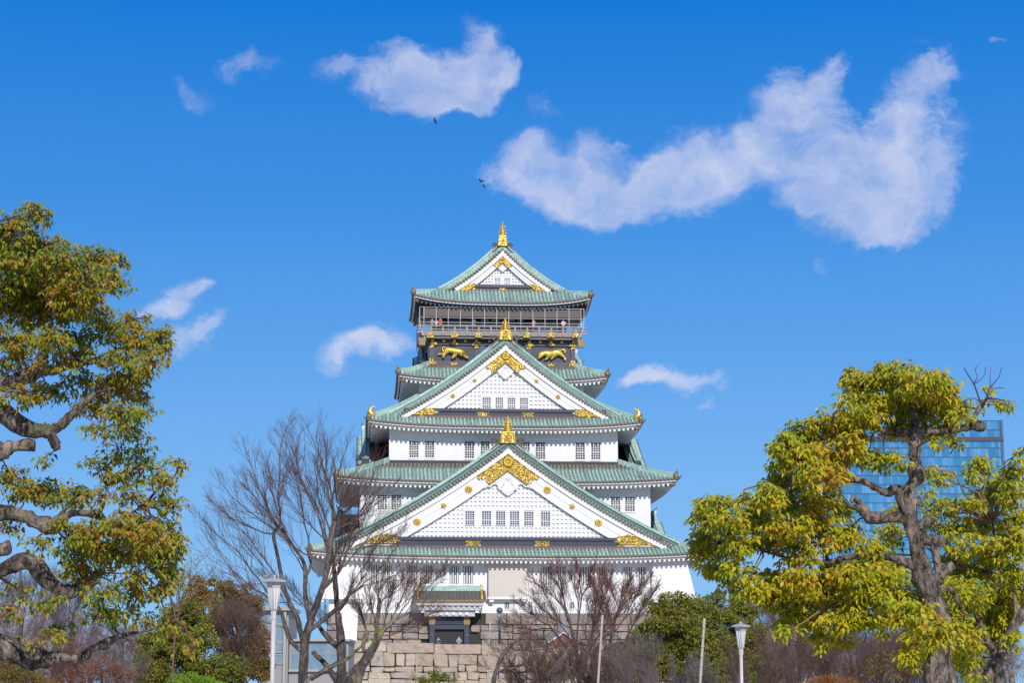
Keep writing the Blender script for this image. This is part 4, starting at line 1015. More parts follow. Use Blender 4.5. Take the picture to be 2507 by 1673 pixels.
q = MB(); q.box(xl_+.3, xr_-.3, YP+.14, -.01, ze-.45, ze-.141); q.box(xl_+.55, xr_-.55, YP+.45, -.012, ze-.9, ze-.451); q.box(xl_+1.1, xr_-1.1, YP+.8, -.014, ze-1.5, ze-.901)
q.build('porch_beams', 'grey_plaster', po)
q = MB()
for k in range(12): x = xl_+.6+(xr_-xl_-1.2)*k/11; q.box(x-.1, x+.1, YP+.05, YP+.139, ze-.72, ze-.5) if False else q.box(x-.1, x+.1, YP+.3, YP+.449, ze-.68, ze-.47)
for k in range(6): x = dx0+.3+(dx1-dx0-.6)*k/5; q.box(x-.14, x+.14, YP+.6, YP+.799, ze-1.36, ze-1.1)
for x in (xl_+.9, xr_-.9): q.box(x-.2, x+.2, YP+.5, YP+.799, ze-1.15, ze-.95)
q.build('beam_ends', 'plaster_trim', po)
YD = -1.2; xa_, zt_ = cl(1052, 1512, YD); xb_, _ = cl(1149, 1512, YD); zf_ = cl(1100, 1575, YD)[1]-.4
q = MB(); q.box(xa_, xa_+.5, YD, YD+.5, zf_, zt_); q.box(xb_-.5, xb_, YD, YD+.5, zf_, zt_); q.box(xa_+.5, xb_-.5, YD+.05, YD+.4, cl(1100, 1542, YD)[1], cl(1100, 1532, YD)[1])
zl0, zl1 = cl(1100, 1532, YD)[1], zt_
for k in range(1, 12): x = xa_+.5+(xb_-xa_-1)*k/12; q.box(x-.05, x+.05, YD+.12, YD+.2, zl0, zl1)
for k in range(1, 5): z = zl0+(zl1-zl0)*k/5; q.box(xa_+.5, xb_-.5, YD+.121, YD+.199, z-.05, z+.05)
mat('lacquer_blue', (.04, .048, .078), .4); do = q.build('door_frame', 'lacquer_blue', po)
q = MB()
for x in (xa_+.25, xb_-.25): q.box(x-.32, x+.32, YD-.05, YD-.002, zt_-.75, zt_-.02); q.disc(x, cl(1100, 1557, YD)[1], .1, YD-.05, YD, 8, .03)
q.build('gold_fitting', 'old_gold', po)
q = MB(); q.box(dx0+.05, dx1-.05, .4, 3, zf_, dz1+.05); q.box(xa_+.5, xb_-.5, YD+.45, YD+.48, zf_, zt_); q.build('opening_shade', 'dark_room', po)  # near-black sheets in the doorway: interior darkness put into their colour
# ================================================================ THE PLACE AROUND IT
mat('ground_soil', (.52, .46, .37), .95, var=(.2, .5, (.42, .37, .29)))
g = MB(); N = 30
for i in range(N):
    x0 = -1800+3600*i/N
    g.poly([(x0, -300, 0), (x0+3600/N, -300, 0), (x0+3600/N, 3500, 0), (x0, 3500, 0)])
g.build('ground', 'ground_soil', kind='structure')

# ---- stone terrace in front of the keep
YT = 190.0
tA, tB = pw(845, 1571.5, YT), pw(1720, 1594, YT+6)
TH = math.atan2(tB.y-tA.y, tB.x-tA.x); TL = math.hypot(tB.x-tA.x, tB.y-tA.y)
ter = empty('stone_terrace', (tA.x, tA.y, 0), TH)
tag(ter, 'low terrace wall of warm tan stone blocks with long coping stones below the castle door', 'stone wall')
rng = random.Random(12); zt0, zt1_ = tA.z, tB.z
def ztop(x): return zt0+(zt1_-zt0)*x/TL
cop = []; x = 0
while x < TL-.5:
    w = rng.uniform(2.4, 5.6); w = min(w, TL-x)
    if TL-x-w < 1: w = TL-x
    cop.append((x, x+w)); x += w
mb = MB()
HC = .98
for a_, b_ in cop: blocks(mb, [(a_, b_, ztop((a_+b_)/2)-HC, ztop((a_+b_)/2))], 0, rng, 0, gap=.015, jit=.02, base_t=1.1)
mb.build('coping', 'stone_warm', ter)
rects = []; z_ = min(zt0, zt1_)-HC; 
zc_ = z_
for rh in (1.15, 1.3, 1.2, 1.3, 1.3):
    split_rect(rng, .1, TL, z_-rh, z_, (.8, .55), (2.3, 1.0), rects); z_ -= rh
rects2 = [(a_, b_, c_, d_ if d_ < zc_-.001 else ztop((a_+b_)/2)-HC+.02) for a_, b_, c_, d_ in rects]
mb = MB(); blocks(mb, rects2, -.1, rng, .1, gap=.018, jit=.16, ztop=zc_); mb.build('block_wall', 'stone_warm', ter)
mb = MB(); mb.prism([(0.15, zt0-.3), (TL, zt1_-.3), (TL, 0), (.15, 0)], .25, 3); mb.build('wall_core', 'stone_joint', ter)
mb = MB(); mb.poly([(.3, .8, zt0-.1), (TL, .8, zt1_-.1), (TL, 22, zt1_-.1), (.3, 22, zt0-.1)]); mb.build('terrace_floor', 'ground_soil', ter)

# ---- small tiled well house standing on the terrace
mat('roof_slate', (.20, .20, .22), .6, var=(3, .6, (.34, .33, .35))); mat('red_wood', (.24, .11, .07), .7, var=(2, .5, (.14, .07, .05)))
p = pw(1379, 1590, 200); wh = empty('well_house', (p.x, p.y, p.z), R(6)); tag(wh, 'small well house with grey tiled gable roof and reddish wooden front on the terrace', 'well house')
s = 200/4900
def hz(x): u = abs(x)/2.2; return 1.55-1.35*(1.3*u-.3*u*u)
q = MB()
for sg in (-1, 1):
    q.strip([[(sg*x, y, hz(x)+.25) for x in (0, .4, .8, 1.2, 1.6, 2.0, 2.3)] for y in (-.2, 4)], sm=False)
    for k in range(12): y = -.1+.35*k; q.tube([(sg*x, y, hz(x)+.28) for x in (0, .5, 1.1, 1.7, 2.3)], .08, 5)
    q.tube([(sg*x, -.25, hz(x)+.32) for x in (0, .5, 1.1, 1.7, 2.3)], .13, 6)
ro = q.build('roof', 'roof_slate', wh)
q = MB(); q.box(-.16, .16, -.2, 4, 1.8, 2.15); q.prism([(-.6, 1.75), (.6, 1.75), (.45, 2.2), (.55, 2.5), (.2, 2.75), (0, 3.15), (-.2, 2.75), (-.55, 2.5), (-.45, 2.2)], -.35, -.05); q.build('ridge_ornament', 'roof_slate', ro)
q = MB()
for sg in (-1, 1): q.strip([[(sg*x, -.28, hz(x)+.18) for x in (0, .5, 1, 1.5)], [(sg*x, -.28, hz(x)+.0) for x in (0, .5, 1, 1.5)]], sm=False)
q.build('white_verge', 'plaster_trim', wh)
q = MB(); q.prism([(-1.5, -.1), (1.5, -.1), (1.5, hz(1.5)), (.75, hz(.75)), (0, hz(0)), (-.75, hz(.75)), (-1.5, hz(1.5))], 0, .15); q.box(-1.7, 1.7, -.1, .1, -.25, -.1); go = q.build('gable_front', 'red_wood', wh)
q = MB(); spiral(q, -.4, .25, .3, -.05, th=.06); spiral(q, .4, .25, .3, -.05, sg=-1, th=.06); q.tube([(-.9, -.05, .1), (0, -.08, .75), (.9, -.05, .1)], .07, 5); q.build('carving', 'old_gold', go)
q = MB()
for x in (-1.35, 1.35):
    for y in (.1, 3.4): q.box(x-.12, x+.12, y-.12, y+.12, -2.4, -.1)
q.box(-1.2, 1.2, .5, 3.2, -2.4, -1.2); q.build('posts', 'red_wood', wh)

# ---- lamps
mat('lamp_paint', (.60, .55, .55), .5, var=(1.5, .3, (.50, .46, .46))); mat('lamp_cap', (.45, .44, .44), .55); mat('lamp_glass', (.66, .68, .66), .35)
def park_lamp(pxc, pytop, D, capw, label):
    base = pw(pxc, pytop, D); s = D/4900; o = empty('park_lamp', (base.x, base.y, 0)); tag(o, label, 'lamp', 'lantern lamps in the park')
    zt = base.z; w = capw*s/2; q = MB()
    def hexring(r, z): return [(r*math.cos(a), r*math.sin(a), z) for a in (math.pi/6+k*math.pi/3 for k in range(6))]
    def frust(q, r0, z0, r1, z1, cap=True):
        a = [q.av(*v) for v in hexring(r0, z0)]; b = [q.av(*v) for v in hexring(r1, z1)]
        for k in range(6): q.f.append([a[k], a[(k+1) % 6], b[(k+1) % 6], b[k]]); q.sm.append(False)
        if cap: q.f.append(a[::-1]); q.f.append(b); q.sm += [False, False]
    H = w*2.05     # lantern height
    q = MB(); frust(q, w, zt-.08*w, w*.35, zt+.12*w); frust(q, w, zt-.16*w, w, zt-.08*w-.001); frust(q, w*.12, zt+.12*w, w*.12, zt+.34*w); c = q.build('cap', 'lamp_cap', o)
    q = MB(); frust(q, w*.27, zt-H*1.0, w*.48, zt-.17*w-.001); h = q.build('lantern', 'lamp_glass', o)
    q = MB(); frust(q, w*.53, zt-.50*w, w*.55, zt-.165*w, False)
    R0, R1 = hexring(w*.31, zt-H), hexring(w*.53, zt-.17*w)
    for a, b_ in zip(R0, R1): q.tube([a, b_], w*.035, 4)
    for k in range(6):
        a, b_ = Vector(R0[k]), Vector(R0[(k+1) % 6]); c0, c1 = Vector(R1[k]), Vector(R1[(k+1) % 6]); q.tube([a.lerp(b_, .5), c0.lerp(c1, .5)], w*.02, 4); q.tube([a, b_], w*.03, 4)
    q.build('lantern_frame', 'lamp_paint', h)
    q = MB(); frust(q, w*.20, zt-H*1.33, w*.22, zt-H*1.0-.002); frust(q, w*.27, zt-H*1.0-.03*w, w*.28, zt-H+.03*w); q.build('collar', 'lamp_paint', o)
    r = w*.15; q = MB(); q.tube([(0, 0, 0), (0, 0, zt-H*1.33-.002)], [r*1.1, r], 12); q.build('post', 'lamp_paint', o)
    q = MB(); q.tube([(0, 0, 0), (0, 0, .35)], [r*1.7, r*1.5], 12); q.build('base', 'lamp_cap', o)
    return o, zt, w
lo, lz, lw = park_lamp(671.5, 1421, 60, 70, 'tall white lantern lamp in front of the bare tree left of the castle')
park_lamp(1813, 1532, 78, 53, 'white lantern lamp in front of the dark evergreen right of the castle')
mat('pigeon_grey', (.22, .24, .28), .7)
pb = pw(652, 1412, 60)
skin('pigeon', [(pb.x-.12, pb.y, pb.z-.03), (pb.x, pb.y, pb.z), (pb.x+.10, pb.y, pb.z+.06), (pb.x+.13, pb.y, pb.z+.13), (pb.x+.17, pb.y, pb.z+.12), (pb.x, pb.y, lz-.01)], [(0,1),(1,2),(2,3),(3,4),(1,5)], [.02,.06,.055,.03,.01,.012], 'pigeon_grey')
tag(bpy.data.objects['pigeon'], 'grey pigeon perched on the cap of the lamp', 'bird')
# globe lamp on the terrace
mat('lamp_black', (.03, .035, .05), .4); mat('globe', (.35, .36, .38), .2, spec=.8)
p = pw(1223, 1577, 196); o = empty('globe_lamp', (p.x, p.y, zt0-.1)); tag(o, 'dark pole lamp with a round globe standing on the terrace right of the door', 'lamp')
q = MB(); zt = pw(1223, 1516, 196).z; q.tube([(0, 0, 0), (0, 0, zt-zt0+.1)], [.13, .1], 8); q.tube([(0, 0, 1.9), (.5, 0, 2.0), (.75, 0, 1.9), (.78, 0, 1.5)], .05, 5); q.build('post', 'lamp_black', o)
q = MB(); r = .25; q.tube([(0, 0, zt-zt0+.1+r*(1-math.cos(a))) for a in [math.pi*k/8 for k in range(9)]], [max(.02, r*math.sin(math.pi*k/8)) for k in range(9)], 12); q.build('globe', 'globe', o)
q = MB(); r = .32; zz0 = zt-zt0+.55; q.tube([(0, 0, zz0+r*(1-math.cos(a))) for a in [math.pi*k/8 for k in range(9)]], [max(.02, r*math.sin(math.pi*k/8)) for k in range(9)], 12); q.build('globe', 'iron_grey', o)

# ---- stakes
mat('pole_wood', (.50, .44, .36), .8, var=(5, .5, (.3, .26, .2)))
for (xa, ya, xb, D, w, lab, gap_) in ((1724.5, 1515, 1714, 70, 7.5, 'pale bamboo pole standing between the evergreen and the right lamp', 0), (1475, 1508, 1464, 90, 6.5, 'tall pale pole rising through the bare tree right of the door', 0), (1200, 1526, 1193, 110, 4.5, 'thin pale pole before the terrace just left of the globe lamp', 0), (1021, 1618, 1018, 110, 4, 'short thin pole before the terrace wall under the door', 0)):
    a = pw(xa, ya, D); b_ = pw(xb, 1673, D); k = (a.z)/(a.z-b_.z); f = a+(b_-a)*k; q = MB(); n = 12
    o = empty('bamboo_pole', (f.x, f.y, 0)); tag(o, lab, 'pole', 'poles among the trees')
    pts = [(Vector((0, 0, 0)).lerp(a-Vector((f.x, f.y, 0)), i/n)) for i in range(n+1)]; q.tube(pts, [w*D/4900/2*(1.05-.2*i/n) for i in range(n+1)], 8); q.build('stem', 'pole_wood', o)
    q = MB()
    for i in range(1, n): q.tube([pts[i]-Vector((0, 0, .02)), pts[i]+Vector((0, 0, .02))], w*D/4900/2*1.2, 8)
    q.build('joints', 'pole_wood', o)

# ---- glass lift annex left of the keep
mat('annex_glass', (.16, .25, .32), .12, spec=.8, var=(1.2, .6, (.30, .38, .42))); mat('annex_frame', (.36, .35, .34), .5); mat('annex_panel', (.30, .29, .29), .6); mat('annex_tan', (.40, .33, .27), .8)  # annex tones lowered: the shade it stands in is put into the colour
DA = 150; s = DA/4900; p0 = pw(640, 1673, DA); an = empty('glass_annex', (p0.x, p0.y, 0)); tag(an, 'pale steel framed glass lift tower and low glass hall beside the castle base', 'building')
def az(py): return pw(700, py, DA).z
def ax(px): return pw(px, 1600, DA).x-p0.x
q = MB(); q.box(ax(638), ax(705), 0, 6, 0, az(1497)); q.box(ax(706), ax(852), .5, 6, 0, az(1572)); an_b = q.build('body', 'annex_panel', an)
q = MB(); q.box(ax(628), ax(712), -.6, 6.5, az(1496.5), az(1488)); q.box(ax(706), ax(856), .1, 6.2, az(1571.5), az(1566)); q.build('roof', 'annex_frame', an)
for xa, xb, ya, yb in ((676,692,1500,1528),(676,692,1533,1572),(676,692,1577,1598),(674,690,1606,1626),(641,656,1500,1560),(711,738,1578,1600),(742,800,1578,1600),(804,848,1578,1600),(711,738,1604,1640),(742,800,1604,1640),(804,848,1604,1640)):
    yy = -.06 if xa < 700 else .44; q = MB(); q.box(ax(xa), ax(xb), yy, yy+.04, az(yb), az(ya)); f = q.build('window', 'annex_glass', an)
    q = MB(); w = .07
    q.box(ax(xa)-w, ax(xa), yy-.05, yy+.05, az(yb), az(ya)); q.box(ax(xb), ax(xb)+w, yy-.05, yy+.05, az(yb), az(ya)); q.box(ax(xa)-w, ax(xb)+w, yy-.05, yy+.05, az(yb)-w, az(yb)); q.box(ax(xa)-w, ax(xb)+w, yy-.05, yy+.05, az(ya), az(ya)+w); q.build('frame', 'annex_frame', f)
q = MB(); q.box(ax(694), ax(701), -.4, 0, 0, az(1497)); q.box(ax(706), ax(852), .2, .5, az(1646), az(1642)); q.build('pier', 'annex_frame', an)
q = MB(); pa, pb, pc, pd_ = [cl(*v, -3.0) for v in ((838, 1500), (877, 1500), (868, 1578), (832, 1578))]; q.prism([pa, pb, (pc[0], 0), (pd_[0], 0)], -3.2, -.3)
q.build('white_wing_wall', 'plaster', castle)

# ---- glass office tower far behind on the right
mat('tower_frame', (.05, .11, .19), .6); mat('roof_grey', (.3, .3, .32), .8)
m = bpy.data.materials.new('tower_glass'); m.use_nodes = True; T = NT(m.node_tree); MATS['tower_glass'] = m
out = T.n('ShaderNodeOutputMaterial'); bs = T.n('ShaderNodeBsdfPrincipled'); T.l(bs.outputs[0], out.inputs[0])
bs.inputs['Roughness'].default_value = .06; bs.inputs['Metallic'].default_value = .75
gi = T.n('ShaderNodeNewGeometry').outputs['Random Per Island']; T.l(T.ramp(gi, [(0, (.12, .37, .53)), (.6, (.17, .45, .62)), (1, (.33, .62, .76))]), bs.inputs['Base Color'])
DT = 900.0; TA = R(20)
pR, pL = pw(2457, 1180, DT), pw(2085, 1330, DT); W = (pR.x-pL.x)/math.cos(TA)
tw = empty('office_tower', (pR.x, pR.y, 0), -TA if False else 0); tag(tw, 'tall blue glass office tower behind the right hand trees', 'office building')
ht = pw(2453, 1029, DT).z; rng = random.Random(2)
q = MB(); q.box(-W+.5, -.3, .6, 60, 0, ht-.5); body = q.build('core', 'tower_frame', tw)
fl = 4.15; nf = int(ht/fl); pn = MB(); sl = MB()
n = 46
for i in range(nf+1):
    z0 = i*fl; z1 = min(ht, z0+fl)-.45
    if z1-z0 < 1 : continue
    for k in range(n):
        x0 = -W+W*k/n; x1 = -W+W*(k+1)/n-.03
        j = rng.uniform(-.012, .012); j2 = j+rng.uniform(-.008, .008)
        pn.poly([(x0, j, z0), (x1, j2, z0), (x1, j2+rng.uniform(-.008, .008), z1), (x0, j, z1)])
    for k in range(24):
        y0 = .3+58*k/24; pn.poly([(-W-.02, y0+58/24-.1, z0), (-W-.02+rng.uniform(-.02, .02), y0, z0), (-W-.02, y0, z1), (-W-.02, y0+58/24-.1, z1)])
    sl.box(-W-.25, .2, -.22, 60.5, z1+.08, z1+.38)
pn.build('glass_panes', 'tower_glass', body); sl.build('floor_bands', 'tower_frame', body)
q = MB(); q.box(-W-.4, -W+.8, -.5, .5, 0, ht-17); q.box(-.5, .7, -.5, .6, 0, ht); q.build('corner_fin', 'tower_frame', tw)
q = MB(); zz = pw(2430, 1076, DT).z; q.box(-W-.5, .5, -1.0, -.23, zz-.9, zz+.9); q.build('setback_ledge', 'lacquer', tw)

# ---- birds
mat('crow_black', (.008, .008, .012), .5)
def bird(px, py, D, pts, edges, rad, label):
    c = pw(px, py, D); s = D/4900
    o = skin('crow', [(c.x+x*s*1.12, c.y+y*s, c.z-z*s*1.12) for x, z, y in pts], edges, [r*s*1.55 for r in rad], 'crow_black'); tag(o, label, 'bird', 'crows circling in the sky')
# coordinates relative to the body, in pixels of the photograph
bird(1065.5, 294.5, 150, [(0,0,0),(1.8,-1.6,0),(-2.4,1.2,0),(-1.5,-2.5,1),(-4.0,-7.6,2),(.8,3,1),(2.2,9.0,2),(-1.5,-5,1),(1.8,6,1)], [(0,1),(0,2),(0,3),(3,7),(7,4),(0,5),(5,8),(8,6)], [1.9,1.0,.7,1.5,.4,1.4,.4,1.2,1.1], 'black crow gliding alone with both wings spread, under the upper cloud')
bird(1176, 442.5, 150, [(0,0,0),(-2,-3,0),(-3,-5.2,0),(1,4.5,0),(3.5,0,1),(7,-.5,2),(7.2,1.6,2),(5,1.4,1)], [(0,1),(1,2),(0,3),(0,4),(4,5),(4,7),(7,6)], [1.6,1.2,.9,.8,1.3,.8,.6,.9], 'black crow with one wing stretched to the right, upper bird of the close pair')
bird(1184.5, 454.5, 150, [(0,0,0),(2.5,4.5,0),(-3,-5,0),(-1,-2,0),(2.8,.2,1),(-1.2,1.0,1)], [(0,1),(0,3),(3,2),(0,4),(0,5)], [1.6,.7,.4,1.1,.6,.6], 'black crow flying head down, lower bird of the close pair')

# ---- visitors on the balcony
mat('skin_tone', (.55, .36, .27), .6); mat('hair_black', (.012, .010, .010), .5); mat('trousers_dark', (.03, .035, .05), .8)
for nm, c in (('cloth_red', (.55, .05, .04)), ('cloth_white', (.75, .74, .72)), ('cloth_navy', (.05, .07, .14)), ('cloth_pink', (.65, .28, .34)), ('cloth_grey', (.30, .30, .32))): mat(nm, c, .8)
def person(px, h, cloth, label, lean=0, arm=1, yl=YB+.55, zf=None, group='visitors on the balcony'):
    x, _ = cl(px, 800, yl); w = CO+ct*x+cb*yl; zf = zfl+.22 if zf is None else zf
    o = empty('person', (w.x, w.y, zf), CA); tag(o, label, 'person', group); k = h/1.7
    V = [(0,0,.92),(0,-.02,1.15),(0,-.03,1.38),(0,-.02,1.48),(0,-.05,1.60),(0,-.05,1.67),
         (.17,-.02,1.38),(.25,-.10,1.14),(.20,-.32,1.08),(.18,-.40,1.09),(-.17,-.02,1.38),(-.25,-.10,1.14),(-.20,-.32,1.08),(-.18,-.40,1.09),
         (.09,0,.86),(.10,-.02,.47),(.10,0,.07),(.10,-.14,.03),(-.09,0,.86),(-.11,.02,.47),(-.11,.05,.07),(-.11,-.10,.03)]
    if arm == 2: V[7], V[8], V[9] = (.24,-.14,1.2), (.12,-.25,1.42), (.06,-.26,1.5)
    V = [(a*k+lean*c*k*.1, b_*k, c*k) for a, b_, c in V]
    E = [(0,1),(1,2),(2,3),(3,4),(4,5),(2,6),(6,7),(7,8),(8,9),(2,10),(10,11),(11,12),(12,13),(0,14),(14,15),(15,16),(16,17),(0,18),(18,19),(19,20),(20,21)]
    Rr = [.13,.12,.13,.055,.085,.07,.065,.045,.035,.03,.065,.045,.035,.03,.085,.06,.045,.04,.085,.06,.045,.04]
    skin('body', V, E, [r*k for r in Rr], 'skin_tone', o)
    idx = [0,1,2,6,7,8,10,11,12]; mp = {v: i for i, v in enumerate(idx)}
    skin('jacket', [V[i] for i in idx], [(mp[a], mp[b_]) for a, b_ in E if a in mp and b_ in mp], [Rr[i]*k*1.22 for i in idx], cloth, o)
    idx = [0,14,15,16,18,19,20]; mp = {v: i for i, v in enumerate(idx)}
    skin('trousers', [V[i] for i in idx], [(mp[a], mp[b_]) for a, b_ in E if a in mp and b_ in mp], [Rr[i]*k*1.2 for i in idx], 'trousers_dark', o)
    skin('hair', [tuple(Vector(V[4])+Vector((0, .03, .01))), tuple(Vector(V[5])+Vector((0, .01, .0)))], [(0, 1)], [.095*k, .085*k], 'hair_black', o)
person(1058, 1.68, 'cloth_grey', 'person in a grey jacket leaning at the left end of the balcony', arm=1)
person(1068, 1.6, 'cloth_white', 'person in white between the grey and red jackets on the balcony')
person(1079, 1.75, 'cloth_red', 'person in a red jacket at the left end of the balcony rail', lean=-.3)
person(1161, 1.66, 'cloth_navy', 'person in navy standing at the balcony rail left of the middle finial', arm=2)
person(1306, 1.68, 'cloth_pink', 'person in pink holding up a phone on the right half of the balcony', arm=2, lean=.2)
person(1379, 1.72, 'cloth_white', 'person in white standing alone near the right end of the balcony')
dzf = zt0-.95
person(1078, 1.6, 'cloth_navy', 'person in dark clothes just inside the castle doorway', yl=-3.5, zf=dzf, group='people at the doorway')
person(1127, 1.66, 'cloth_grey', 'person in grey walking at the right of the castle doorway', yl=-4.5, zf=dzf, group='people at the doorway')
# ================================================================ TREES
def bark(name, base, dark, sc=7, moss=None, dist=.03):
    m = bpy.data.materials.new(name); m.use_nodes = True; T = NT(m.node_tree); MATS[name] = m
    out = T.n('ShaderNodeOutputMaterial'); b = T.n('ShaderNodeBsdfPrincipled'); T.l(b.outputs[0], out.inputs[0]); b.inputs['Roughness'].default_value = .9
    tc = T.n('ShaderNodeTexCoord').outputs['Object']; mp = T.n('ShaderNodeMapping'); mp.inputs['Scale'].default_value = (1, 1, .45); T.l(tc, mp.inputs[0])
    n = T.noise(mp.outputs[0], sc, 8, .7, .6).outputs['Fac']; n3 = T.noise(mp.outputs[0], sc*.28, 4, .6).outputs['Fac']; nn_ = T.math('ADD', T.math('MULTIPLY', n, .65), T.math('MULTIPLY', n3, .35)); c = T.ramp(nn_, [(.43, dark), (.485, tuple(x*.55 for x in base)), (.53, base), (.62, tuple(min(1, x*1.9) for x in base))])
    if moss:
        n2 = T.noise(tc, moss[1], 5, .6).outputs['Fac']; f = T.math('MULTIPLY', T.math('SUBTRACT', n2, moss[2], clamp=True), 9, clamp=True); c = T.mixc(f, c, moss[0])
    T.l(c, b.inputs['Base Color']); bp = T.n('ShaderNodeBump'); bp.inputs['Distance'].default_value = dist; bp.inputs['Strength'].default_value = 1
    T.l(nn_, bp.inputs['Height']); T.l(bp.outputs[0], b.inputs['Normal'])
bark('bark_knobbly', (.29, .225, .18), (.035, .025, .02), 11, ((.20, .20, .10), 1.6, .60), .22)
bark('bark_grey', (.105, .08, .07), (.035, .027, .023), 6, ((.42, .38, .34), 2.3, .66), .02)
bark('bark_mossy', (.14, .115, .09), (.05, .04, .03), 5, ((.26, .26, .03), 1.6, .53), .02)
bark('bark_dark', (.12, .095, .085), (.045, .035, .03), 6, None, .02)
mat('twig_brown', (.145, .085, .065), .85); mat('twig_red', (.17, .075, .055), .8); mat('twig_purple', (.20, .15, .16), .85); mat('twig_grey', (.19, .15, .135), .85); mat('twig_green', (.22, .14, .07), .8)
def leafmat(name, stops, rough=.45, trans=.38, patch=None, spec=.5):
    m = bpy.data.materials.new(name); m.use_nodes = True; T = NT(m.node_tree); MATS[name] = m
    out = T.n('ShaderNodeOutputMaterial'); b = T.n('ShaderNodeBsdfPrincipled'); b.inputs['Roughness'].default_value = rough; b.inputs['Specular IOR Level'].default_value = spec
    g = T.n('ShaderNodeNewGeometry').outputs['Random Per Island']; tc = T.n('ShaderNodeTexCoord').outputs['Object']
    n = T.noise(tc, patch or 1.2, 3, .5).outputs['Fac']      # neighbouring leaves turn colour together
    f = T.math('ADD', T.math('MULTIPLY', g, .72), T.math('MULTIPLY', T.math('SUBTRACT', n, .34), 1.05), clamp=True)
    c = T.ramp(f, stops); T.l(c, b.inputs['Base Color'])
    tr = T.n('ShaderNodeBsdfTranslucent'); T.l(T.mixc(1.0, c, (1.0, .92, .5), 'MULTIPLY'), tr.inputs[0])
    mx = T.n('ShaderNodeMixShader'); mx.inputs[0].default_value = trans; T.l(b.outputs[0], mx.inputs[1]); T.l(tr.outputs[0], mx.inputs[2]); T.l(mx.outputs[0], out.inputs[0])
leafmat('leaf_autumn', [(0, (.065, .16, .013)), (.25, (.17, .26, .018)), (.5, (.36, .37, .02)), (.72, (.46, .34, .025)), (.88, (.48, .20, .03)), (1, (.55, .30, .035))], patch=.9)
leafmat('leaf_olive', [(0, (0.077, 0.168, 0.012)), (.2, (0.209, 0.302, 0.014)), (.42, (0.418, 0.426, 0.015)), (.68, (0.594, 0.538, 0.018)), (.9, (0.682, 0.482, 0.020)), (1, (0.506, 0.157, 0.030))], patch=.8)
leafmat('leaf_deep', [(0, (.04, .10, .015)), (.35, (.11, .17, .02)), (.65, (.21, .24, .02)), (.9, (.32, .29, .025)), (1, (.34, .15, .03))], patch=.8)
leafmat('leaf_evergreen', [(0, (.07, .11, .018)), (.4, (.19, .21, .028)), (.75, (.32, .29, .04)), (1, (.40, .33, .06))], .6, .35, .6, .3)
leafmat('leaf_bronze', [(0, (0.072, 0.103, 0.017)), (.35, (0.168, 0.149, 0.024)), (.6, (0.276, 0.172, 0.042)), (.85, (0.300, 0.138, 0.054)), (1, (0.360, 0.172, 0.048))], .7, .2, .6, .2)
leafmat('leaf_bright', [(0, (.12, .25, .02)), (1, (.30, .42, .04))], .6, .3, 1, .3)
leafmat('leaf_russet', [(0, (.13, .06, .045)), (.5, (.22, .10, .075)), (1, (.30, .15, .09))], .8, .2, 1, .1)
leafmat('leaf_rust', [(0, (.20, .09, .03)), (.5, (.34, .13, .03)), (1, (.45, .24, .05))], .7, .3, 1, .2)

def make_leaves(name, P, D, Nn, L, W, m, parent, droop=.2):
    """P base points, D directions, Nn surface normals (n,3); L, W (n,)"""
    n = len(P); D /= np.linalg.norm(D, axis=1, keepdims=True)+1e-9
    S_ = np.cross(D, Nn); S_ /= np.linalg.norm(S_, axis=1, keepdims=True)+1e-9; U = np.cross(S_, D)
    L = L[:, None]; W = W[:, None]
    v = np.empty((n, 6, 3), np.float32)
    v[:, 0] = P; v[:, 1] = P+D*L*.42-S_*W*.5+U*W*.16; v[:, 2] = P+D*L*.40; v[:, 3] = P+D*L*.42+S_*W*.5+U*W*.16
    tip = P+D*L; tip[:, 2] -= (L*droop)[:, 0]; v[:, 5] = tip; v[:, 4] = P+D*L*.72; v[:, 4, 2] -= (L*droop*.4)[:, 0]
    fi = np.array([[0, 2, 1], [0, 3, 2], [1, 2, 4], [2, 3, 4], [1, 4, 5], [4, 3, 5]])
    F = (fi[None]+(np.arange(n)*6)[:, None, None]).reshape(-1, 3)
    me = bpy.data.meshes.new(name); me.vertices.add(n*6); me.vertices.foreach_set('co', v.reshape(-1))
    me.loops.add(F.size); me.loops.foreach_set('vertex_index', F.reshape(-1)); me.polygons.add(len(F))
    me.polygons.foreach_set('loop_start', np.arange(0, F.size, 3)); me.polygons.foreach_set('loop_total', np.full(len(F), 3))
    me.update(calc_edges=True); me.materials.append(MATS[m]); o = bpy.data.objects.new(name, me); COL.objects.link(o); o.parent = parent
    return o
def cat(P, n=6):
    """smooth curve through points (tuples of x,y,z,r)"""
    Q = [np.array(p, float) for p in P]; Q = [2*Q[0]-Q[1]]+Q+[2*Q[-1]-Q[-2]]; out = []
    for i in range(1, len(Q)-2):
        a, b_, c, d = Q[i-1:i+3]
        for k in range(n):
            t = k/n; out.append(.5*((2*b_)+(-a+c)*t+(2*a-5*b_+4*c-d)*t*t+(-a+3*b_-3*c+d)*t**3))
    out.append(Q[-2]); return out
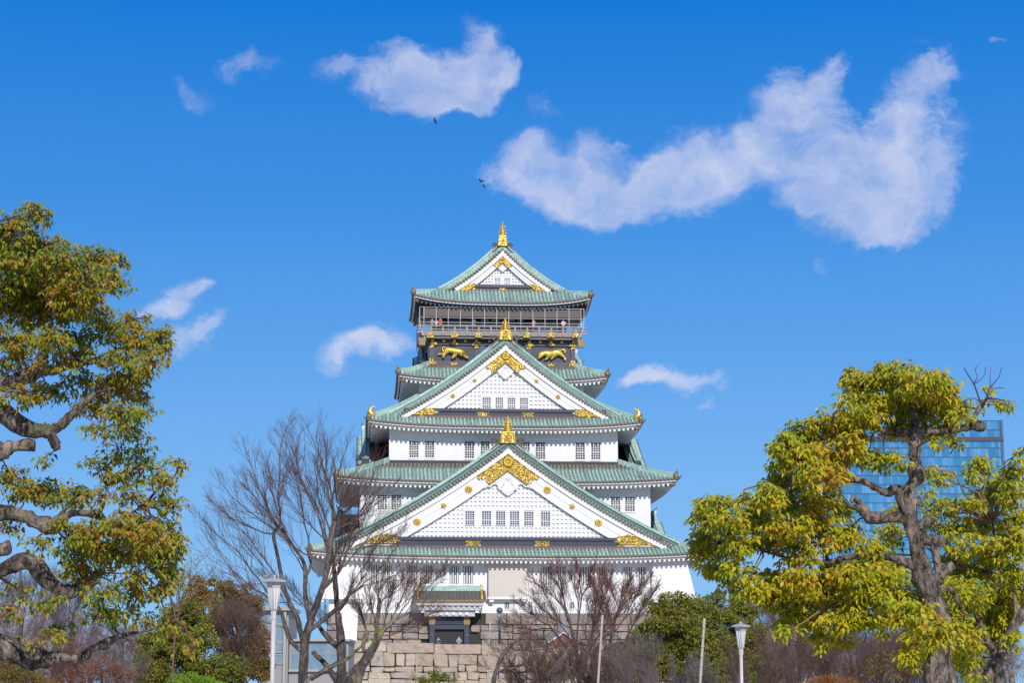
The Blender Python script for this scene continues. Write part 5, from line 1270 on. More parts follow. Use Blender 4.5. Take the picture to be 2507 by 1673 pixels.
def limb_mesh(mb, pts, seed, knob=.18, n=14):
    """gnarled tube: radius wanders, swellings"""
    P = [Vector(p[:3]) for p in pts]; ref = None; rings = []
    for k, p in enumerate(P):
        t = P[min(k+1, len(P)-1)]-P[max(k-1, 0)]; t.normalize()
        if ref is None: ref = Vector((0, 1, 0)) if abs(t.y) < .9 else Vector((0, 0, 1))
        u = t.cross(ref); u.normalize(); w = u.cross(t); ref = w; r = max(.004, pts[k][3]); ring = []
        for j in range(n):
            a = 2*math.pi*j/n; d = u*math.cos(a)+w*math.sin(a)
            q = p*(1.1/max(.12, r*4))+d*.8+Vector((seed*7.1, 0, 0)); q2 = p*2.2+Vector((seed, 3, 1))
            q3 = p*5.5+d*1.8+Vector((0, seed, 0)); rr = r*(1+knob*1.5*mnoise.noise(q)+knob*1.2*mnoise.noise(q2)+min(.14, knob*.5)*mnoise.noise(q3)); ring.append(mb.av(*(p+d*rr)))
        rings.append(ring)
    for a_, b_ in zip(rings, rings[1:]):
        for j in range(n): mb.f.append([a_[j], a_[(j+1) % n], b_[(j+1) % n], b_[j]]); mb.sm.append(True)
    mb.f.append(rings[0][::-1]); mb.f.append(rings[-1]); mb.sm += [False, True]
def px_limb(path, Y, dep=None):
    """path: (px, py, width_px[, extra depth m])"""
    out = []
    for q in path:
        y = Y+(q[3] if len(q) > 3 else 0); p = pw(q[0], q[1], y); out.append((p.x, p.y, p.z, q[2]/2*y/4900))
    return out

def near_tree(name, label, Y, limbs, ells, mleaf, mbark, leafL, seed, mtwig='twig_green', dens=1.0, base=None, knob=.2, clusN=7, cat_='tree', spread=1.3):
    rng = np.random.default_rng(seed); rr = random.Random(seed)
    tr = px_limb(limbs[0], Y); root = Vector(tr[0][:3]); root.z = 0
    o = empty(name, root); tag(o, label, cat_); R0 = np.array(root)
    allp = []
    for i, lb in enumerate(limbs):
        pts = cat(px_limb(lb, Y), 7); 
        if i == 0:
            pts = [np.array([pts[0][0], pts[0][1], -.2, pts[0][3]*1.3])]+pts
        q = [tuple(np.append(np.array(p[:3])-R0, p[3])) for p in pts]
        mb = MB(); limb_mesh(mb, q, seed+i, knob); mb.build('trunk' if i == 0 else 'limb', mbark, o)
        allp += [p for p in q]
    A = np.array([p[:3] for p in allp]); tw = MB(); LP, LD, LN, LL, LW = [], [], [], [], []
    s = Y/4900
    for (cx, cy, rx, ry, *rest) in ells:
        dn = (rest[0] if rest else 1.0)*dens; dy = rr.uniform(-1, 1)*1.0+(rest[1] if len(rest) > 1 else 0)
        c = np.array(pw(cx, cy, Y+dy))-R0
        near = A[np.argmin(np.linalg.norm((A-c)*np.array([1, .6, 1.1]), axis=1))]
        d = c-near; L = np.linalg.norm(d)
        if L > .15:
            m1 = near+d*.35+np.array([rr.uniform(-.1, .1), rr.uniform(-.1, .1), rr.uniform(-.05, .15)])*L
            m2 = near+d*.75+np.array([rr.uniform(-.1, .1), rr.uniform(-.1, .1), rr.uniform(-.05, .12)])*L
            rad0 = min(.026, .010+.012*L); tw.tube([tuple(near), tuple(m1), tuple(m2), tuple(c)], [rad0, rad0*.75, rad0*.5, rad0*.35], 6, caps=False)
        area = math.pi*rx*ry; nc = max(3, int(dn*area/150)); rd = max(rx, ry)*s*spread
        for _ in range(nc):
            v = rng.normal(size=3); v /= np.linalg.norm(v); v *= rng.random()**.42
            # clump edges wander
            tip = c+np.array([v[0]*rx*s, v[1]*rd, v[2]*ry*s])
            mid = c+(tip-c)*.5+rng.normal(size=3)*.03+np.array([0, 0, -.02])
            if rng.random() < .85: tw.tube([tuple(c+(tip-c)*rng.random()*.3), tuple(mid), tuple(tip)], [.006, .005, .003], 3, caps=False)
            out = (tip-c); out[2] += .05; out /= np.linalg.norm(out)+1e-6
            k = int(rng.integers(clusN-3, clusN+2)); ph = rng.random()*6.28
            for j in range(k):
                a = ph+j*2.4; up = rng.uniform(-1.3, .2)
                dr = np.array([math.cos(a), math.sin(a), up-.25])+out*.35
                nn = np.array([math.cos(a)*.6, math.sin(a)*.5-.95, 1.0])+rng.normal(size=3)*.4
                LP.append(tip+rng.normal(size=3)*.022+dr*.02); LD.append(dr); LN.append(nn)
                l = leafL*rng.uniform(.65, 1.15); LL.append(l); LW.append(l*rng.uniform(.42, .55))
    if tw.v: tw.build('twigs', mtwig, o)
    make_leaves('crown', np.array(LP), np.array(LD), np.array(LN), np.array(LL), np.array(LW), mleaf, o, .22)
    return o

# ---- the gnarled tree reaching in from the left
LT = [
 [(-190,1800,130),(-170,1560,120),(-150,1350,110),(-130,1150,95),(-115,980,80),(-100,800,55),(-80,650,35),(-40,560,16)],
 [(-118,985,60,.1),(-60,960,42),(0,942,38),(50,928,32),(100,908,42),(130,908,30),(165,893,22),(230,884,15),(290,856,8),(340,846,4)],
 [(100,912,34),(106,872,24),(112,835,18),(125,790,13),(135,740,8)],
 [(-118,1000,60,-.1),(-55,995,50),(0,1008,48),(40,1034,44),(85,1052,44),(120,1056,36),(150,1040,22),(185,1005,17),(235,962,12),(265,925,6)],
 [(100,1052,36),(125,1066,30),(136,1090,26),(140,1102,18)],
 [(-120,1140,60,.2),(-50,1130,46),(0,1108,46),(35,1092,30),(70,1092,32),(84,1092,26)],
 [(-130,1260,60),(-50,1268,40),(0,1257,34),(50,1262,32),(90,1278,42),(125,1290,44),(150,1268,24),(190,1257,17),(240,1262,18),(262,1282,12),(300,1268,7),(350,1240,4)],
 [(-50,1350,40,.3),(0,1345,40,.3),(25,1342,36,.3)],
 [(-140,1420,60,-.2),(-60,1420,34),(0,1402,28),(45,1376,36),(80,1378,36),(110,1412,38),(150,1446,38),(185,1446,30),(200,1420,12)],
 [(-150,1560,70,-.3),(-60,1570,56),(0,1592,50),(50,1608,56),(95,1616,48),(150,1614,28),(200,1612,26),(225,1590,20),(262,1576,24),(285,1562,12),(330,1566,6)],
 [(262,1576,18),(300,1556,9),(360,1545,6),(430,1520,3)],
 [(95,1612,30,-.3),(60,1590,10,-.4),(40,1560,6,-.4),(0,1530,3,-.4)],
 [(136,1272,14,.2),(170,1240,9,.2),(200,1215,5,.2)],[(240,1262,12,.2),(256,1230,7,.2),(262,1190,4,.2)],
]
LE = [(425,1240,28,36,.5),(430,1330,26,36,.8),(420,1410,30,32,.8),(380,1310,40,40,.9),(400,1180,34,30,.45),(300,1170,45,30,.4),(60,650,90,40),(90,735,90,40),(180,730,70,40),(30,900,60,26,.5),(330,780,34,26,.7),(310,925,50,26,.7),(140,890,50,24,.5),(20,560,70,55),(85,520,45,30),(40,620,100,50),(110,600,60,45),(160,640,80,45),(240,640,60,40),(285,640,30,30,.7),(30,700,90,50),(120,690,80,45),(210,690,80,45),(285,690,38,30,.8),
 (60,760,90,45),(160,755,80,40),(240,760,45,35,.6),(30,830,70,40,.9),(120,830,60,35,.8),(190,830,60,35,.9),(270,800,60,35,.9),(330,830,55,40),(385,820,38,30,.9),(400,850,22,22,.8),(300,880,60,32,.8),(365,885,40,35,.8),(345,925,35,25,.7),(180,865,60,30,.5),(60,880,60,28,.4),
 (50,960,70,35,.7),(130,960,60,30,.7),(210,930,60,30,.7),(280,950,60,35,.8),(340,970,40,35,.6),(220,990,60,28,.8),(300,1010,60,35,.8),(370,1000,28,20,.35),(240,1050,40,22,.7),(320,1050,45,22,.7),
 (290,1095,50,40,.35),(350,1100,35,50,.4),(330,1150,60,45,.35),(395,1150,40,45,.3),(440,1140,18,35,.6),(260,1150,45,35,.3),(230,1130,35,25,.4),(110,1120,28,22,.4),
 (30,1170,50,35,.7),(70,1200,60,30,.8),(120,1205,55,35,.9),(180,1210,50,35,.7),(250,1215,50,35,.35),(320,1215,50,35,.4),(390,1210,45,40,.4),
 (20,1290,35,30,.5),(170,1300,60,35,.8),(230,1310,60,40,.9),(300,1290,60,35,.9),(360,1290,60,35,.9),(420,1300,25,35,.7),(200,1350,70,35,.9),(280,1350,70,40,1),(350,1345,60,40,1),(410,1370,35,40,1),(90,1330,45,25,.4),
 (180,1395,45,28,.8),(240,1400,40,28,.6),(400,1420,30,28,.9),(340,1400,50,28,.5),(250,1450,60,30,.5),(330,1440,60,35,.6),(380,1460,35,30,.5),(40,1440,50,35,.25),(100,1480,60,35,.3),(20,1490,50,35,.35),(250,1500,60,30,.6),(310,1500,50,30,.5),(150,1540,50,30,.35),(370,1530,60,30,.4),(440,1540,60,30,.3),(110,1560,60,25,.3),(470,1590,50,30,.2),(200,1440,40,25,.3)]
near_tree('gnarled_tree', 'gnarled tree with knobbly grey limbs and olive to rust leaves along the left edge', 30, LT, LE, 'leaf_autumn', 'bark_knobbly', .095, 11, 'twig_red', dens=1.75, knob=.3)

# ---- the knobbly tree on the right
RT = [
 [(2330,1800,100),(2310,1700,78),(2296,1650,62),(2300,1560,52),(2282,1480,46),(2262,1425,54),(2252,1380,38),(2243,1330,34),(2232,1290,36),(2222,1250,46),(2216,1226,46),(2228,1195,32),(2243,1165,36),(2240,1135,34),(2239,1100,28),(2240,1075,34),(2241,1050,24),(2236,1000,14),(2225,960,8)],
 [(2241,1056,22),(2290,1058,16),(2340,1052,16),(2372,1045,20),(2400,1044,26),(2408,1043,22)],
 [(2372,1040,14),(2386,1020,13),(2398,1000,13),(2408,986,15),(2410,983,13)],
 [(2240,1062,18),(2200,1060,20),(2165,1056,14),(2135,1050,9),(2090,1045,5)],
 [(2220,1215,24),(2196,1200,24),(2170,1207,18),(2145,1196,14),(2115,1180,16),(2085,1176,16),(2062,1168,10),(2058,1130,6),(2050,1080,4),(2040,1030,3)],
 [(2232,1285,32),(2204,1266,28),(2165,1270,27),(2130,1268,28),(2116,1256,24),(2100,1244,18),(2080,1240,13),(2062,1218,8),(2058,1212,5)],
 [(2128,1258,18),(2110,1238,14),(2092,1220,12),(2084,1230,8)],
 [(2236,1290,24),(2256,1286,24),(2275,1276,26),(2284,1268,22)],
 [(2226,1240,18),(2240,1230,22),(2252,1222,14)],
 [(2244,1318,30),(2262,1322,26),(2282,1326,24),(2300,1328,26),(2306,1336,18)],
 [(2288,1336,20),(2292,1365,18),(2296,1390,20),(2296,1412,22),(2270,1428,30)],
 [(2300,1410,26),(2320,1392,22),(2334,1384,20)],
 [(2262,1400,24),(2180,1365,16),(2110,1362,14),(2076,1366,15),(2030,1376,12),(1978,1376,8)],
 [(2030,1374,9),(2014,1350,7),(2006,1332,5)],
 [(2285,1460,16),(2320,1440,10),(2345,1470,9),(2350,1490,4)],
 [(2300,1580,20),(2230,1530,14),(2175,1502,10),(2120,1480,7),(2060,1470,4)],
 [(2058,1168,6),(2000,1180,6),(1930,1190,5),(1880,1200,3)],[(1978,1376,7),(1900,1360,6),(1840,1340,5),(1780,1320,4)],
]
RE = [(2085,930,28,35,.9),(2062,985,22,26,.6),(2110,945,50,38),(2140,985,60,35),(2170,915,50,35),(2210,930,60,45),(2262,935,60,40),(2310,940,40,45),(2330,990,40,35),(2200,990,70,38),(2270,1000,70,40),(2120,1020,60,30),(2190,1040,60,28,.8),(2260,1050,50,25,.7),(2325,1050,35,28,.7),(2335,1085,22,18,.5),(2285,1085,30,16,.4),(2350,1015,30,22,.6),
 (2100,1060,40,30,.8),(2060,1040,40,35),(2020,1040,50,40),(1960,1060,50,38),(1925,1090,42,38),(1910,1130,28,38,.9),(1970,1120,60,40),(2040,1110,60,40),(2010,1165,70,38),(1940,1170,45,28,.9),(2090,1090,35,40,.7),(2120,1115,28,24,.7),(2155,1125,40,25,.9),(2200,1125,24,22,.6),(2220,1150,18,18,.3),
 (1990,1262,50,30,.9),(1850,1255,40,26,.9),(1900,1175,36,26,.7),(2075,1300,40,28,.8),(2100,1380,40,26,.7),(1960,1375,50,24,.7),(2050,1385,45,24,.7),(2140,1340,36,24,.5),(1730,1235,38,28),(1770,1235,35,25,.9),(1820,1225,22,18,.7),(1720,1270,35,28),(1780,1275,55,32),(1840,1240,40,26),(1880,1215,40,32),(1930,1230,55,38),(2000,1225,60,36),(1860,1280,60,36),(1930,1290,60,36),(2010,1290,60,32,.8),(2060,1250,35,30,.6),
 (1715,1310,36,26),(1760,1330,55,32),(1820,1330,50,30,.8),(1880,1330,55,30,.7),(1950,1335,50,26,.7),(2010,1330,45,24,.6),(2070,1320,40,26,.6),(1712,1350,26,26,.9),(1750,1385,40,30),(1800,1385,40,26,.7),(1840,1400,30,22,.5),(2120,1330,30,24,.5),
 (1790,1425,40,24,.8),(1840,1440,50,28,.9),(1900,1420,55,30),(1960,1415,50,28,.9),(2020,1425,60,32),(2085,1410,60,32),(2150,1405,55,32),(1900,1460,50,28),(1960,1465,60,32),(2040,1470,65,36),(2120,1465,65,36),(2190,1460,55,38),(1930,1505,40,32,.9),(1985,1515,50,30),(2050,1520,50,30),(2115,1515,50,28),(2170,1520,40,32,.8),(1930,1545,30,18,.7),(2000,1560,40,18,.6),(2062,1562,30,22,.7),(2020,1580,20,14,.6),(2200,1385,35,25,.7,1),(2150,1360,40,22,.5),(2190,1330,30,22,.4,1),
 (2265,1500,50,34,.9,-.7),(2230,1500,45,40,.9,-.6),(2250,1570,50,35,1,-.8),(2300,1545,45,32,1,-.8),(2230,1615,30,22,.8,-.8),(2340,1520,40,40,.9,1),(2330,1450,40,35,.8,1.2),(2400,1000,22,18,.25),(2440,985,24,14,.35),(2462,992,16,12,.6),(2470,990,20,10,.3),(2385,1025,18,12,.4),(2425,955,18,12,.2)]
rt = near_tree('knobbly_tree', 'knobbly broadleaf tree with twisting grey trunk and drooping olive yellow leaves, nearest on the right', 31, RT, RE, 'leaf_olive', 'bark_knobbly', .108, 23, 'twig_green', dens=2.1, knob=.34)
# bare shoots on its cut branch
q = MB()
for path in ([(2400,985,5),(2390,955,4),(2381,935,3),(2368,915,3),(2360,900,2)],[(2382,940,3),(2392,925,2),(2388,905,2),(2396,892,2)],[(2383,942,3),(2400,930,2),(2412,915,2),(2412,898,1.5)],[(2412,982,5),(2420,960,4),(2432,940,3),(2445,925,2),(2452,900,1.5)],[(2425,952,3),(2424,920,2),(2427,898,1.5)],[(2418,970,3),(2432,955,2),(2445,950,2),(2460,952,1.5)],[(2412,988,4),(2430,992,3),(2450,990,2),(2475,995,1.5)],[(2400,984,3),(2380,975,2),(2375,1000,2)]):
    pts = cat(px_limb(path, 31), 4); r0 = rt.location; q.tube([(p[0]-r0.x, p[1]-r0.y, p[2]-r0.z) for p in pts], [p[3]*1.0 for p in pts], 5)
q.build('bare_shoots', 'bark_dark', rt)
# ---- the tree behind it at the right edge
R2T = [[(2440,1800,60),(2437,1700,52),(2437,1650,44),(2450,1610,34),(2468,1570,28),(2492,1520,24),(2520,1470,20),(2530,1380,16)],
 [(2437,1660,36),(2400,1660,36),(2375,1675,32)],[(2445,1620,26),(2420,1570,14),(2400,1530,10),(2380,1480,7),(2380,1400,5)],[(2490,1525,14),(2480,1440,9),(2440,1360,7),(2430,1280,5)],[(2455,1650,18),(2456,1700,20)],[(2475,1640,14),(2480,1700,16)]]
R2E = [(2400,1140,36,28),(2380,1165,22,18,.8),(2440,1180,36,30),(2485,1160,30,40),(2500,1110,14,26,.8),(2480,1210,36,40),(2420,1225,50,38),(2380,1235,30,25,.9),(2480,1270,45,36),(2410,1280,50,32),(2350,1290,45,30,.9),(2470,1330,50,36),(2400,1340,60,34),(2345,1350,40,28,.8),(2480,1395,45,36),(2410,1400,60,36),(2350,1400,35,28,.6),(2460,1450,55,36),(2390,1450,50,32,.8),(2470,1505,40,34),(2400,1520,50,34,.9),(2360,1560,50,38,.9),(2420,1570,50,30,.7),(2345,1620,36,36,.8),(2480,1560,30,24,.6),(2400,1620,30,24,.5),
 (2180,1300,40,32,.8,.8),(2160,1370,45,32,.9,.8),(2200,1420,45,32,.9,.9),(2190,1250,30,30,.5,.8),(2330,1380,40,32,.9,.6),(2350,1440,45,34,.9,.4),(2330,1500,45,32,.9,.4),(2440,1480,55,36,1),(2370,1480,40,30,.9),(2490,1440,36,36,1),(2490,1330,36,36,1),(2430,1360,50,30,1),(2360,1600,40,30,.9),(2440,1540,50,30,.8),(2310,1430,36,28,.7,.8),(2390,1660,36,20,.5),(2150,1430,45,30,.8,.8),(2230,1470,45,30,.9,.8),(2300,1165,32,22,.8),(2270,1150,30,18,.5),(2300,1250,40,32,.8),(2340,1235,34,24,.9),(2285,1290,34,24,.6),(2265,1210,22,32,.4),(2320,1320,30,25,.6)]
near_tree('edge_tree', 'leafy yellow-green tree half cut off by the right edge, behind the knobbly tree', 37, R2T, R2E, 'leaf_olive', 'bark_knobbly', .118, 37, 'twig_green', dens=1.9)

# ---- bare trees
MINR = .006
def spray(mb, p, d, L, r, lvl, rng, up=.25, nchild=5, wig=.045, ang=(.22, .55), tips=None, ratio=(.5, .8)):
    n = 5; pts = [p]; cur = d.normalized(); st = L/n
    for k in range(n):
        cur = (cur+Vector((rng.gauss(0, wig), rng.gauss(0, wig), rng.gauss(0, wig)+up*.12))).normalized(); pts.append(pts[-1]+cur*st)
    mb.tube(pts, [max(MINR, r)*(1-.7*k/n) for k in range(n+1)], 5 if r > .03 else 3, caps=False)
    if tips is not None and lvl <= 1: tips.append(pts[-1]); tips.append(pts[3])
    if lvl <= 0: return
    for k in range(nchild):
        t = .18+.8*(k+rng.random())/nchild; i = min(n-1, int(t*n)); q = pts[i].lerp(pts[i+1], t*n-i); dd = (pts[i+1]-pts[i]).normalized()
        ax = dd.cross(Vector((rng.gauss(0, 1), rng.gauss(0, 1), rng.gauss(0, 1)))); 
        if ax.length < .01: continue
        ax.normalize(); a = rng.uniform(*ang); nd = (dd*math.cos(a)+ax*math.sin(a)); nd.z += up*.35; nd.normalize()
        spray(mb, q, nd, L*rng.uniform(*ratio)*(1.15-.5*t), r*.50*(1-.3*t), lvl-1, rng, up, nchild, wig, ang, tips, ratio)
def bare_tree(name, label, Y, limbs, shoots, seed, mb_='bark_grey', tw='twig_brown', knob=.12, group=None, nchild=5, lvl=3, dep=2.0, up=.25, leaf=None, minr=.0):
    global MINR
    rng = random.Random(seed); tr = px_limb(limbs[0], Y); root = Vector(tr[0][:3]); root.z = 0; s = Y/4900; MINR = .30*s
    o = empty(name, root); tag(o, label, 'tree', group)
    for i, lb in enumerate(limbs):
        pts = cat(px_limb(lb, Y), 5)
        if i == 0: pts = [np.array([pts[0][0], pts[0][1], -.2, pts[0][3]*1.2])]+pts
        mb = MB(); limb_mesh(mb, [(p[0]-root.x, p[1]-root.y, p[2]-root.z, p[3]*(.85 if p[3] < .25 else .92)) for p in pts], seed+i, knob, 10); mb.build('trunk' if i == 0 else 'limb', mb_, o)
    mb = MB(); tips = []
    for sh in shoots:
        (xa, ya, xb, yb), w = sh[:4], sh[4]; y0 = Y+(sh[5] if len(sh) > 5 else 0); y1 = Y+rng.uniform(-dep, dep)
        a = pw(xa, ya, y0)-root; b_ = pw(xb, yb, y1)-root; L = (b_-a).length; r = w/2*s; d = (b_-a)
        side = Vector((rng.gauss(0, .05), rng.gauss(0, .05), 0))*L
        n = 8; pts = []
        for k in range(n+1):
            t = k/n; pts.append(a.lerp(b_, t)+side*math.sin(math.pi*t)+Vector((rng.gauss(0, 1), rng.gauss(0, 1), rng.gauss(0, 1)))*L*.008+Vector((0, 0, -.05*L*math.sin(math.pi*t)*(1 if abs(d.x) > abs(d.z) else .3))))
        mb.tube(pts, [max(.006, .85*r*(1-.78*k/n)) for k in range(n+1)], 6, caps=False)
        m = int(nchild*3.2)
        for k in range(m):
            t = .15+.82*(k+rng.random())/m; i = min(n-1, int(t*n)); q = pts[i].lerp(pts[i+1], t*n-i); dd = (pts[i+1]-pts[i]).normalized()
            ax = dd.cross(Vector((rng.gauss(0, 1), rng.gauss(0, .6), rng.gauss(0, 1)))); ax.normalize(); an = rng.uniform(.22, .6)
            nd = dd*math.cos(an)+ax*math.sin(an); nd.z += up*.3; nd.normalize()
            spray(mb, q, nd, L*rng.uniform(.28, .52)*(1.15-.6*t), max(.006, r*.42*(1-.5*t)), lvl-2, rng, up, nchild, tips=tips)
    mb.build('twigs', tw, o)
    if leaf:
        mname, num, size = leaf; g = np.random.default_rng(seed); idx = g.integers(0, len(tips), num); P = np.array([tips[i] for i in idx])+g.normal(size=(num, 3))*.12
        D = g.normal(size=(num, 3)); D[:, 2] -= .3; make_leaves('leaves', P, D, g.normal(size=(num, 3))+np.array([0, -.3, 1]), g.uniform(.6, 1.2, num)*size, g.uniform(.3, .5, num)*size, mname, o)
    return o
YB1 = 75
A1 = [[(741,1720,30),(742,1673,27),(744,1620,25),(746,1575,25),(755,1540,22),(768,1500,20),(787,1447,18),(800,1400,17),(806,1360,17),(812,1310,17),(819,1278,16)],
 [(746,1578,20),(735,1545,15),(728,1515,14),(710,1478,13),(694,1438,13),(686,1395,11),(676,1345,9),(670,1310,10),(680,1292,13)],
 [(760,1528,14),(752,1490,13),(747,1450,13),(748,1407,13),(742,1375,10),(726,1350,9),(706,1320,9),(688,1295,10)],
 [(748,1410,9),(758,1395,8),(762,1370,6)],
 [(758,1545,14),(790,1520,13),(816,1499,12),(840,1474,9),(860,1455,7),(895,1432,4)],
 [(742,1600,14),(712,1570,13),(700,1540,12),(688,1500,10),(668,1470,8),(640,1430,6)],
 [(787,1447,12),(830,1400,9),(850,1350,7),(862,1300,5)],[(806,1360,12),(790,1300,8),(775,1250,6)]]
SH = [(680,1292,600,1110,6),(680,1290,585,1180,5),(686,1294,650,1130,5),(688,1292,690,1060,5),(676,1300,545,1190,5),(670,1310,520,1230,5),(640,1430,492,1275,5),(668,1470,500,1310,5),(640,1430,470,1420,3),(688,1500,560,1400,4),(690,1436,560,1260,5),(706,1320,660,1180,5),
 (762,1370,720,1150,5),(775,1250,735,1060,6),(775,1252,700,1080,5),(819,1278,760,1060,7),(819,1276,800,1080,7),(815,1280,850,1100,6),(819,1280,880,1140,6),(822,1284,905,1190,6),(819,1300,940,1220,5),(862,1300,960,1190,4),(862,1302,925,1130,4),(850,1350,990,1290,4),(806,1330,690,1200,5),(800,1380,630,1240,5),
 (895,1432,1000,1390,3),(860,1455,980,1330,4),(850,1350,900,1240,4),(812,1310,780,1110,6),(747,1407,640,1250,4),(787,1447,890,1300,5),(830,1400,960,1250,4),(694,1438,600,1330,4),(710,1478,600,1450,3),(700,1540,590,1480,3),(728,1515,640,1400,4)]
bare_tree('bare_tree', 'tall leafless tree with many upright branches, behind the lamp left of the castle', YB1, A1, SH, 5, 'bark_grey', 'twig_brown', nchild=4, lvl=4)
B1 = [[(838,1720,30),(837,1673,28),(836,1610,26),(834,1560,24),(826,1500,16),(822,1440,15),(816,1380,12),(806,1330,9)],
 [(833,1590,18),(810,1570,16),(790,1548,13),(775,1525,10)],[(826,1500,10),(850,1470,7),(862,1430,5)],[(836,1620,14),(800,1640,13),(760,1664,14)],[(826,1672,20),(800,1632,16),(772,1604,13),(766,1596,13)]]
bare_tree('bare_tree', 'pruned grey leafless tree between the tallest bare tree and the mossy one', 78, B1, [(862,1430,930,1330,4),(806,1330,760,1200,4),(822,1440,870,1280,5),(775,1525,700,1430,4),(826,1500,900,1400,4),(816,1380,850,1230,5),(834,1560,760,1480,3)], 9, 'bark_grey', 'twig_brown', lvl=4)
C1 = [[(850,1760,46),(866,1672,42),(880,1640,34),(892,1622,28),(908,1596,26),(921,1574,23),(924,1550,16),(921,1531,15),(925,1510,13),(928,1489,12),(929,1466,12)],
 [(921,1570,18),(938,1545,15),(953,1531,13),(970,1516,10),(990,1507,8),(1025,1489,5),(1045,1465,4),(1060,1440,3)],
 [(892,1600,12),(889,1580,12),(896,1555,14),(900,1545,14)],
 [(740,1700,14),(756,1664,11),(804,1638,10),(846,1617,9),(870,1596,8),(889,1580,6),(905,1565,4)]]
bare_tree('mossy_tree', 'leaning leafless tree with yellow-green moss and a sawn-off top before the terrace wall', 72, C1, [(921,1531,905,1440,4),(925,1510,935,1420,4),(929,1480,990,1420,4),(953,1531,1010,1400,4),(970,1516,1040,1410,4),(990,1507,1070,1400,3),(900,1550,860,1450,4),(938,1545,960,1440,4),(945,1540,1060,1500,3),(925,1560,1040,1530,3),(1060,1440,1085,1405,2),(896,1555,880,1480,3)], 13, 'bark_mossy', 'twig_brown', lvl=4)
# centre right: a fan of stems, a weeping one, a crooked one
D1 = [[(1420,1760,16),(1418,1673,13),(1412,1600,11),(1398,1540,8),(1385,1490,6)],[(1418,1660,9),(1440,1600,7),(1452,1540,5)],[(1415,1640,8),(1380,1580,6),(1350,1540,5)],[(1410,1600,7),(1416,1520,5),(1425,1460,4)]]
SHD = [(1385,1490,1300,1415,4),(1385,1490,1345,1400,4),(1398,1540,1375,1400,4),(1425,1460,1410,1385,4),(1425,1462,1445,1400,4),(1452,1540,1500,1410,4),(1350,1540,1265,1480,4),(1350,1540,1240,1530,4),(1380,1580,1235,1590,4),(1418,1640,1290,1560,4),(1440,1600,1540,1470,4),(1412,1600,1330,1450,4),(1418,1620,1480,1450,4),(1452,1540,1470,1400,4),(1398,1540,1300,1460,4),(1416,1520,1395,1410,4)]
bare_tree('bare_tree', 'leafless reddish tree fanning out in front of the white ground floor', 115, D1, SHD, 17, 'bark_grey', 'twig_red', nchild=5, lvl=4, leaf=('leaf_rust', 320, .12))
D2 = [[(1500,1760,14),(1500,1673,12),(1495,1600,9),(1500,1540,7),(1515,1490,5)],[(1498,1620,10),(1530,1570,7),(1550,1530,5)]]
bare_tree('bare_tree', 'leafless twiggy tree with a few rust leaves, just left of the dark evergreen', 118, D2, [(1515,1490,1480,1410,4),(1515,1490,1545,1420,4),(1515,1490,1590,1415,4),(1550,1530,1610,1440,4),(1500,1540,1450,1430,4),(1500,1540,1530,1440,4),(1495,1600,1440,1490,4),(1530,1570,1580,1480,4),(1500,1580,1460,1460,4),(1500,1560,1560,1450,4)], 19, 'bark_grey', 'twig_brown', lvl=4, leaf=('leaf_rust', 620, .15))
D3 = [[(1470,1760,20),(1468,1673,16),(1455,1630,13),(1462,1590,10),(1480,1560,9),(1500,1552,8)],[(1465,1600,9),(1500,1580,8),(1540,1570,6)],[(1460,1620,9),(1430,1590,7),(1400,1580,5)]]
bare_tree('weeping_tree', 'leafless weeping tree with grey hanging twigs between the fan-shaped tree and the evergreen', 100, D3, [(1500,1552,1560,1620,4),(1500,1552,1590,1660,4),(1540,1570,1600,1640,3),(1540,1570,1620,1680,3),(1480,1560,1530,1670,4),(1480,1560,1490,1670,4),(1400,1580,1370,1670,4),(1400,1580,1350,1640,4),(1430,1590,1410,1680,4),(1462,1590,1440,1680,4),(1462,1590,1470,1690,4),(1500,1580,1540,1690,3)], 23, 'bark_grey', 'twig_grey', lvl=4, up=-.6, dep=2.5)
D4 = [[(1200,1760,14),(1208,1673,13),(1216,1640,12),(1232,1605,11),(1252,1580,10),(1272,1565,8),(1285,1548,5)],[(1216,1650,7),(1240,1640,6),(1270,1650,5)],[(1250,1582,6),(1262,1592,8),(1280,1588,6)]]
bare_tree('crooked_tree', 'small crooked dark tree bending right in front of the terrace wall', 105, D4, [(1285,1548,1330,1500,3),(1272,1565,1340,1560,3),(1280,1588,1340,1600,3),(1270,1650,1330,1673,3),(1252,1580,1230,1520,2),(1285,1548,1260,1490,3),(1232,1605,1180,1560,2),(1240,1640,1300,1620,3),(1216,1640,1160,1620,2)], 29, 'bark_dark', 'twig_grey', lvl=3)

